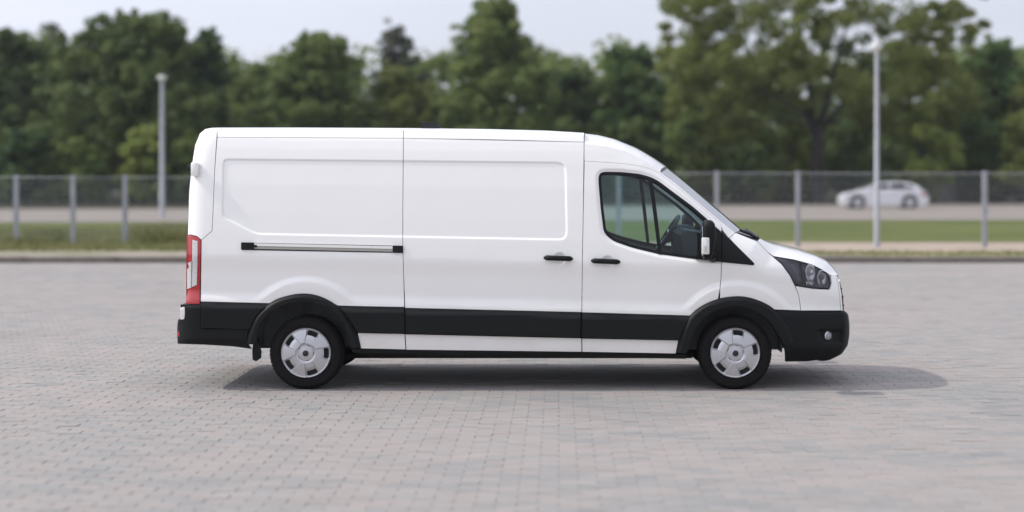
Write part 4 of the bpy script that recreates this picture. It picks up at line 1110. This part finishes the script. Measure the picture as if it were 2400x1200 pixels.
# ------------------------------------------------------------------ silver car on the far road
def silver_car():
    Dc = 92.5; x, y, _ = gpt(2068, Dc)
    car = empty('silver_car', (x, y, GZ + 0.016)); tag(car, 'silver hatchback driving along the road beyond the fence', 'car')
    k = Dc / F_PX; Lx = lambda px: (px - 2068) * k; Lz = lambda py: (487.5 - py) * k
    HWc = 0.88
    low = [(1969, 474), (1968, 463), (1973, 455), (1990, 450), (2016, 445), (2040, 443.5), (2120, 443), (2150, 444), (2164, 449), (2170, 460), (2169, 472), (2160, 480), (2075, 481), (1980, 480)]
    def wheel_cut(poly):
        out = []
        for cxw in (): pass
        return poly
    low = spline(low, 3, True)
    pnt = mat('silver_paint', (0.72, 0.72, 0.74), 0.35, metal=0.15, coat=0.5)
    def slab(name, poly, hw0, hw1, m, ztop):
        """side outline swept across the car; sides lean in towards the top"""
        P = [(Lx(a), Lz(b)) for a, b in poly]; n = len(P); V = []
        zs = [p[1] for p in P]; zmin, zmax = min(zs), max(zs)
        def hw(xx, zz):
            t = (zz - zmin) / (zmax - zmin + 1e-6); e = min(1, max(0, (abs(xx) - 1.9) / 0.62))
            return (hw0 + (hw1 - hw0) * t) * (1 - 0.22 * e ** 2)
        lv = []
        for s_ in (-1, 1):
            for ins, d in ((0.0, 0.05), (0.05, 0.0)):
                lv.append((s_, ins, d))
        cxm, czm = sum(p[0] for p in P) / n, sum(p[1] for p in P) / n
        for s_, ins, d in ((-1, 0.045, 0.0), (-1, 0.0, 0.05), (1, 0.0, 0.05), (1, 0.045, 0.0)):
            for px_, pz_ in P:
                dx, dz = cxm - px_, czm - pz_; L = math.hypot(dx, dz) + 1e-6
                V.append((px_ + dx / L * ins, s_ * (hw(px_, pz_) - d), pz_ + dz / L * ins))
        fs = [tuple(range(n)), tuple(3 * n + i for i in range(n))[::-1]]
        for j in range(3): fs += [(j * n + i, (j + 1) * n + i, (j + 1) * n + (i + 1) % n, j * n + (i + 1) % n) for i in range(n)]
        return smooth_by_angle(obj(name, V, fs, m, car), 40)
    body = slab('body', low, 0.86, 0.84, pnt, 0)
    gh = spline([(2012, 446), (2028, 438.5), (2052, 430), (2075, 427), (2105, 426), (2128, 428), (2140, 433), (2152, 446), (2080, 448)], 3, True)
    slab('roof', gh, 0.80, 0.60, pnt, 0)
    gls = mat('car_glass', (0.008, 0.012, 0.014), 0.6, spec=0.1)
    for s_ in (-1, 1):
        for poly in ([(2030, 442.5), (2054, 432.5), (2076, 429.8), (2078, 442)], [(2081, 442), (2080, 429.6), (2104, 428.8), (2116, 430.5), (2119, 441.5)], [(2122, 441.3), (2119, 431), (2128, 432.5), (2138, 440.5)]):
            v = []
            for a, b in poly:
                z = Lz(b); t = (z - Lz(448)) / (Lz(426) - Lz(448)); v.append((Lx(a), s_ * (0.80 - 0.20 * t + 0.03), z))
            obj('side_window', v, [tuple(range(len(v)))], gls, car)
    v = [(Lx(2013), sy * 0.70, Lz(444)) for sy in (-1, 1)] + [(Lx(2044), sy * 0.62, Lz(431.5)) for sy in (1, -1)]
    v = [(a - 0.03, b, c + 0.025) for a, b, c in v]; obj('windscreen', v, [(0, 1, 2, 3)], mat('car_windscreen', (0.45, 0.47, 0.45), 0.06, metal=0.6), car)  # pale part-metal colour puts the glare into the glass
    tl = mat('car_red', (0.35, 0.03, 0.03), 0.3)
    for s_ in (-1, 1):
        MB().bbox(Lx(2153), Lx(2166), s_ * 0.72 - 0.10, s_ * 0.72 + 0.10, Lz(458), Lz(451), 0.03).build('tail_light', tl, car)
        MB().bbox(Lx(1973), Lx(1983), s_ * 0.66 - 0.09, s_ * 0.66 + 0.09, Lz(463), Lz(457), 0.03).build('headlight', M['clear'], car)
    for cxw in (2004, 2125):
        for s_ in (-1, 1):
            ax = (0, s_, 0); c = (Lx(cxw), s_ * 0.68, 0.345)
            arch = MB().lathe((Lx(cxw), s_ * 0.83, 0.36), ax, [(0.0, 0.0), (0.40, 0.0), (0.42, 0.03), (0.0, 0.031)], 24); smooth_by_angle(arch.build('wheel_arch', M['under'], car), 30)
            w = MB().lathe(c, ax, [(0.22, 0.06), (0.25, 0.19), (0.31, 0.20), (0.345, 0.17), (0.345, 0.0), (0.2, -0.02)], 24); w = smooth_by_angle(w.build('wheel', M['tyre'], car), 35)
            h = MB().lathe(c, ax, [(0.0, 0.2), (0.08, 0.2), (0.2, 0.185), (0.245, 0.19), (0.25, 0.17)], 20); smooth_by_angle(h.build('rim', M['hubcap'], w), 35)
    return car
silver_car()

# ------------------------------------------------------------------ trees
def leaf_cloud(clumps, per, size, rng, flat=0.7, up=0.35):
    """small leaf-sized quads through the clumps' volumes -> verts, faces"""
    C = np.repeat(np.array([c[0] for c in clumps]), per, 0); R = np.repeat(np.array([c[1] for c in clumps]), per)
    n = len(C)
    d = rng.normal(size=(n, 3)); d /= np.linalg.norm(d, axis=1)[:, None]
    rr = rng.uniform(0.25, 1.0, n) ** 0.6 * rng.uniform(0.8, 1.15, n)
    off = d * (R * rr)[:, None]; off[:, 2] *= flat
    P = C + off
    N = d * 0.6 + rng.normal(size=(n, 3)) * 0.55 + np.array([0, 0, up]); N /= np.linalg.norm(N, axis=1)[:, None]
    T = np.cross(N, rng.normal(size=(n, 3))); T /= np.linalg.norm(T, axis=1)[:, None] + 1e-9
    Bv = np.cross(N, T); s = (size * rng.uniform(0.55, 1.3, n))[:, None]
    V = np.stack([P - T * s * 0.6, P - Bv * s * 0.42 + N * s * 0.08, P + T * s * 0.6, P + Bv * s * 0.42 + N * s * 0.08], 1)
    return V.reshape(-1, 3)
def fast_mesh(name, V, m):
    nq = len(V) // 4
    me = bpy.data.meshes.new(name); me.vertices.add(len(V)); me.vertices.foreach_set('co', V.astype(np.float32).ravel())
    me.loops.add(nq * 4); me.loops.foreach_set('vertex_index', np.arange(nq * 4, dtype=np.int32))
    me.polygons.add(nq); me.polygons.foreach_set('loop_start', np.arange(0, nq * 4, 4, dtype=np.int32))
    me.update(calc_edges=True); me.validate(); me.materials.append(m); return me
def tree_meshes(seed, H, Rc, clear, shape, nclump, per, size, m, clump_r, trunk_r, gap=0.0):
    """tapered trunk with limbs to the clumps + crown of leaf clumps.  shape: crown radius profile over height 0..1"""
    rng = np.random.default_rng(seed); clumps = []
    sx, sr = zip(*shape)
    lobes = rng.uniform(0.62, 1.28, 9); zl = rng.uniform(0.7, 1.25, 7)
    for i in range(nclump):
        t = rng.uniform(0, 1) ** 0.85
        th = rng.uniform(0, 2 * PI)
        env = Rc * np.interp((t * 6 + th * 1.3) % 7, np.arange(8), np.append(zl, zl[0])) * np.interp(t, sx, sr) * np.interp((th / (2 * PI) * 9) % 9, np.arange(10), np.append(lobes, lobes[0]))
        q = rng.uniform(0.05, 1.0) ** 0.6
        c = np.array([env * q * math.cos(th), env * q * math.sin(th), clear + (H - clear - clump_r * 0.5) * t])
        clumps.append((c, clump_r * rng.uniform(0.38, 1.15) * (0.7 + 0.4 * (1 - t))))
    V = leaf_cloud(clumps, per, size, rng)
    # stray sprays beyond the clumps
    idx = rng.integers(0, nclump, int(nclump * 1.6)); sp = []
    for i in idx:
        c, r = clumps[i]; o = c + rng.normal(size=3) * r * 0.55; sp.append((o, r * rng.uniform(.3, .6)))
    V = np.concatenate([V, leaf_cloud(sp, max(8, per // 3), size, rng)])
    crown = fast_mesh('crown', V, m)
    tb = MB(); lean = rng.normal(0, 0.03, 2)
    fork = clear + (H - clear) * 0.25
    pts = [(0, 0, -0.3), (0, 0, 0.3), (lean[0] * 2, lean[1] * 2, clear), (lean[0] * 4, lean[1] * 4, fork), (lean[0] * 7, lean[1] * 7, H * 0.72)]
    tb.tube(pts, [trunk_r * 1.35, trunk_r * 1.05, trunk_r * 0.85, trunk_r * 0.62, trunk_r * 0.15], 9)
    for i in rng.choice(nclump, min(nclump, 16), replace=False):
        c, r = clumps[i]; zb = rng.uniform(clear * 0.9, fork + 0.25 * (H - fork)); b = np.array([lean[0] * 3, lean[1] * 3, zb])
        if c[2] < zb + 0.3: continue
        mid = b * 0.5 + c * 0.5 + np.array([0, 0, -0.15 * np.linalg.norm(c[:2])]) + rng.normal(size=3) * 0.15
        tb.tube([b, mid, c], [trunk_r * 0.38, trunk_r * 0.22, trunk_r * 0.05], 6)
    return crown, (tb.v, tb.f)
OVAL = [(0, .55), (.2, .95), (.45, 1.0), (.7, .8), (.88, .5), (1, .2)]
BROAD = [(0, .7), (.25, 1.0), (.55, 1.0), (.8, .75), (1, .35)]
TALL = [(0, .75), (.25, 1.0), (.5, .85), (.7, .6), (.85, .5), (1, .2)]
def trunk_mesh(tv):
    me = bpy.data.meshes.new('trunk'); me.from_pydata([tuple(v) for v in tv[0]], [], tv[1]); me.materials.append(M['bark'])
    me.polygons.foreach_set('use_smooth', [True] * len(me.polygons)); return me
def place(cr, tr, name, loc, rz, sc, label, cat, group=None):
    o = empty(name, loc, rz); o.scale = sc if isinstance(sc, tuple) else (sc, sc, sc); tag(o, label, cat, group)
    for nm, me in (('crown', cr), ('trunk', tr)):
        c = bpy.data.objects.new(nm, me); COL.objects.link(c); c.parent = o
    return o
def tree(px, Dt, top_py, w_px, label, seed, shape=OVAL, m='leaf', clear=1.2, ncl=60, per=200, size=0.30, cr=1.15, tr_=0.22, group=None, name='broadleaf_tree'):
    x, y, _ = gpt(px, Dt); H = CAM_H + (CY - top_py) * Dt / F_PX - GZ; Rc = w_px * Dt / F_PX / 2
    c, t = tree_meshes(seed, H, Rc * 1.12, clear, shape, int(ncl * 3.9), int(per * 0.62), size * 0.8, M[m], cr * 0.8, tr_)
    return place(c, trunk_mesh(t), name, (x, y, GZ), 0, 1.0, label, 'tree', group)

tree(315, 113, 22, 400, 'tall broad dark green tree behind the left lamp post', 11, BROAD, ncl=120, per=190, cr=1.25, tr_=0.3, clear=1.6)
tree(480, 118, 62, 130, 'narrow dark tree at the right shoulder of the tallest left tree', 12, OVAL, ncl=34, per=190, cr=1.1)
tree(20, 120, 62, 210, 'dark tree cut by the left edge of the photo', 13, OVAL, ncl=55, per=190)
tree(128, 132, 48, 120, 'pale thin-crowned tree rising behind the far left trees', 14, OVAL, 'leafg', ncl=26, per=110, cr=1.2)
tree(742, 117, 68, 260, 'rounded green tree above the rear half of the van roof', 15, OVAL, 'leafm', ncl=70, per=180, cr=1.1)
tree(930, 130, 60, 150, 'pale sparse tree between the two taller trees over the van', 16, OVAL, 'leafg', ncl=28, per=100, cr=1.1)
tree(935, 118, 150, 200, 'low olive tree in front of the pale sparse one', 17, BROAD, 'leafw', ncl=45, per=190)
tree(1168, 112, -5, 270, 'tall ragged green tree over the middle of the van', 18, TALL, 'leafm', ncl=78, per=180, cr=1.15, tr_=0.26)
tree(1340, 122, 150, 190, 'low dark tree between the ragged tall tree and the rounded one', 19, BROAD, ncl=40, per=190)
tree(1475, 120, 100, 230, 'rounded mid green tree above the cab of the van', 20, BROAD, 'leafm', ncl=60, per=190)
tree(2335, 118, 88, 230, 'mid green tree near the right edge of the photo', 22, OVAL, 'leafm', ncl=55, per=190)
tree(610, 124, 140, 150, 'lower tree in the gap right of the tallest left tree', 23, OVAL, 'leafm', ncl=35, per=190)
tree(1620, 121, 170, 200, 'lower dark tree left of the spreading oak', 24, BROAD, ncl=45, per=190)
tree(2450, 116, 110, 200, 'tree crown cut by the right edge of the photo', 25, OVAL, 'leafw', ncl=40, per=190)
tree(-130, 117, 90, 220, 'tree just past the left edge of the photo', 26, OVAL, ncl=45, per=190)

# the big spreading tree with a bare forked trunk
def spreading_tree():
    Dt = 110.0; x, y, _ = gpt(1915, Dt); k = Dt / F_PX; rng = np.random.default_rng(5)
    L = lambda px, py: ((px - 1915) * k, CAM_H + (CY - py) * k - GZ)
    blobs = []
    spec = [(1600, 60, 70), (1590, 150, 60), (1640, 20, 70), (1660, 110, 75), (1620, 215, 70), (1680, 190, 80), (1700, 45, 80), (1740, 130, 80), (1760, 230, 80), (1690, 280, 65), (1750, 310, 60), (1620, 300, 55), (1800, 60, 80), (1790, 180, 70), (1830, 270, 60),
            (1860, 20, 70), (1840, 120, 60), (1900, 150, 60), (1930, 40, 55), (1960, 200, 65), (2010, 140, 60), (2030, 40, 75), (2090, 100, 75), (2080, 200, 75), (2150, 60, 70), (2140, 160, 75), (2200, 110, 60), (2215, 190, 60), (2180, 250, 65), (2040, 260, 60), (2110, 290, 55), (1980, 290, 50), (2230, 280, 50),
            (1700, -60, 90), (1800, -80, 90), (1900, -100, 90), (2000, -80, 90), (2100, -60, 90), (2190, 20, 50), (1620, -40, 70), (1880, 240, 45), (1730, 210, 60), (1660, 330, 50), (2240, 60, 40)]
    for px, py, r in spec:
        for j in range(11):
            lx, lz = L(px + rng.normal(0, r * .5), py + rng.normal(0, r * .45))
            if 1775 < lx / k + 1915 < 2010 and CY - (lz + GZ - CAM_H) / k > 250: continue
            if 1870 < lx / k + 1915 < 1960 and CY - (lz + GZ - CAM_H) / k > 190 and rng.uniform() < 0.75: continue
            blobs.append((np.array([lx, rng.uniform(-5.5 if py < 215 else -1.5, 5.5), lz]), r * k * rng.uniform(0.28, 0.58)))
    V = leaf_cloud(blobs, 150, 0.24, rng)
    cr = fast_mesh('crown', V, M['leafw'])
    tb = MB(); P = lambda px, py, yy=0: (L(px, py)[0], yy, L(px, py)[1])
    tb.tube([P(1912, 490), P(1913, 470), P(1914, 400), P(1916, 330), P(1917, 290)], [0.62, 0.46, 0.40, 0.38, 0.40], 12)
    for pts, r in (([P(1915, 305), P(1890, 250, .5), P(1850, 205, 1), P(1790, 150, 2), P(1730, 80, 2)], .26), ([P(1918, 300), P(1935, 240, -.6), P(1950, 160, -1), P(1975, 60, -1.5)], .27),
                   ([P(1917, 320), P(1960, 265, 1), P(2020, 200, 2), P(2090, 130, 2.5)], .2), ([P(1916, 330), P(1880, 275, -1.2), P(1820, 235, -2), P(1720, 200, -3)], .17),
                   ([P(1905, 270), P(1895, 180, 0), P(1880, 80, .5), P(1870, -40, .5)], .2), ([P(1850, 205, 1), P(1800, 215, 1.5), P(1700, 250, 2)], .1), ([P(1950, 200, -1), P(2030, 160, -2), P(2140, 150, -3)], .13),
                   ([P(1940, 290, 1), P(2020, 270, 2), P(2110, 280, 2)], .09), ([P(1890, 290, .5), P(1830, 280, 1), P(1760, 300, 1)], .09)):
        tb.tube(pts, list(np.linspace(r, r * 0.25, len(pts))), 8)
    place(cr, trunk_mesh((tb.v, tb.f)), 'spreading_tree', (x, y, GZ), 0, 1.0, 'large spreading olive green tree with a dark forked trunk', 'tree')
spreading_tree()

# shrubs with their own colour
def shrub(px, Dt, top_py, w_px, label, seed, m='leafl', ncl=22, per=150, cr=0.8):
    x, y, _ = gpt(px, Dt); H = CAM_H + (CY - top_py) * Dt / F_PX - GZ; Rc = w_px * Dt / F_PX / 2
    c, t = tree_meshes(seed, H, Rc, 0.5, BROAD, ncl, per, 0.26, M[m], cr, 0.09)
    return place(c, trunk_mesh(t), 'shrub', (x, y, GZ), 0, 1.0, label, 'shrub')
shrub(335, 104, 285, 110, 'yellow-green shrub beside the left lamp post', 31, 'leafl')
shrub(190, 104, 320, 130, 'olive shrub at the wood edge left of the lamp post', 32, 'leafw')
shrub(455, 105, 300, 110, 'olive shrub next to the van rear corner', 33, 'leafw')
shrub(1850, 113, 275, 150, 'bright green shrub left of the forked trunk', 34, 'leafl', 30)
shrub(2165, 108.5, 235, 200, 'broad bright green shrub right of the right lamp post', 35, 'leafl', 42)
shrub(2385, 109, 260, 130, 'yellow-green shrub at the right edge of the wood', 36, 'leafl', 26)
shrub(1620, 107, 250, 150, 'grey-green bush above the windscreen', 37, 'leafw', 28)
shrub(1990, 113.5, 310, 110, 'low green shrub just right of the forked trunk', 38, 'leaf', 22)
shrub(60, 103, 300, 150, 'dark green shrub at the left edge of the wood', 39, 'leaf', 28)
shrub(1740, 107.5, 320, 110, 'dark low shrub behind the first right fence post', 40, 'leaf', 22)

# understorey and the wood behind: one mass each
def mass(name, D0, D1, px0, px1, z1, n, per, size, m, seed, r0, z0=0.4):
    rng = np.random.default_rng(seed); cl = []
    for i in range(n):
        Dd = rng.uniform(D0, D1); px = rng.uniform(px0, px1); x, y, _ = gpt(px, Dd)
        if px < 800: y -= (800 - max(px, -300)) * 0.012
        cl.append((np.array([x, y, GZ + z0 + (z1 - z0) * rng.uniform(0, 1) ** 1.3]), r0 * rng.uniform(.6, 1.3)))
    me = fast_mesh(name, leaf_cloud(cl, per, size, rng), m); o = bpy.data.objects.new(name, me); COL.objects.link(o); o['kind'] = 'stuff'; return o
mass('undergrowth', 115.5, 123, -700, 3100, 5.2, 690, 110, 0.33, M['leaf'], 51, 1.1)
mass('distant_wood', 134, 150, -1000, 3400, 11.6, 2300, 100, 0.44, M['leafm'], 52, 1.7, 1.0)

# ------------------------------------------------------------------ air
hz = MB().box(-905, 905, -70, 1205, -1.2, 24).build('haze', None)
hz.data.materials.clear()
hm = bpy.data.materials.new('air'); hm.use_nodes = True
hm.node_tree.nodes.remove(hm.node_tree.nodes['Principled BSDF'])
pvn = hm.node_tree.nodes.new('ShaderNodeVolumePrincipled'); pvn.inputs['Color'].default_value = (0.90, 0.95, 1.0, 1); pvn.inputs['Density'].default_value = 0.0002
hm.node_tree.links.new(pvn.outputs[0], hm.node_tree.nodes['Material Output'].inputs['Volume'])
hz.data.materials.append(hm); hz['kind'] = 'stuff'

# ------------------------------------------------------------------ rough grass along the fence
def tufts(name, areas, seed, m):
    rng = np.random.default_rng(seed); V = []
    for (px0, px1, D0, D1, n, h) in areas:
        Dd = rng.uniform(D0, D1, n); px = rng.uniform(px0, px1, n); x = (px - CX) * Dd / F_PX; y = Dd - CAM_D
        hh = h * rng.uniform(.4, 1.2, n); w = 0.012 + 0.02 * rng.uniform(size=n); a = rng.uniform(0, PI, n); ln = rng.normal(0, .35, (n, 2)) * hh[:, None]
        dx, dy = np.cos(a) * w, np.sin(a) * w; z = np.full(n, GZ)
        V.append(np.stack([np.stack([x - dx, y - dy, z], 1), np.stack([x + dx, y + dy, z], 1), np.stack([x + ln[:, 0] + dx * .3, y + ln[:, 1] + dy * .3, z + hh], 1), np.stack([x + ln[:, 0] - dx * .3, y + ln[:, 1] - dy * .3, z + hh * .97], 1)], 1).reshape(-1, 3))
    me = fast_mesh(name, np.concatenate(V), m); o = bpy.data.objects.new(name, me); COL.objects.link(o); o['kind'] = 'stuff'; return o
M['blade'] = leaf_mat('grass_blades', (0.085, 0.115, 0.034), (0.14, 0.165, 0.05), (0.23, 0.22, 0.095))
tufts('rough_grass', [(-60, 470, 40.8, 56, 5200, .15), (60, 180, 45, 49, 900, .32), (320, 450, 43.5, 48, 1700, .42), (-30, 120, 43, 45, 400, .22), (1750, 2460, 37.4, 40.3, 1100, .06), (-60, 470, 40.0, 41.2, 900, .10)], 61, M['blade'])
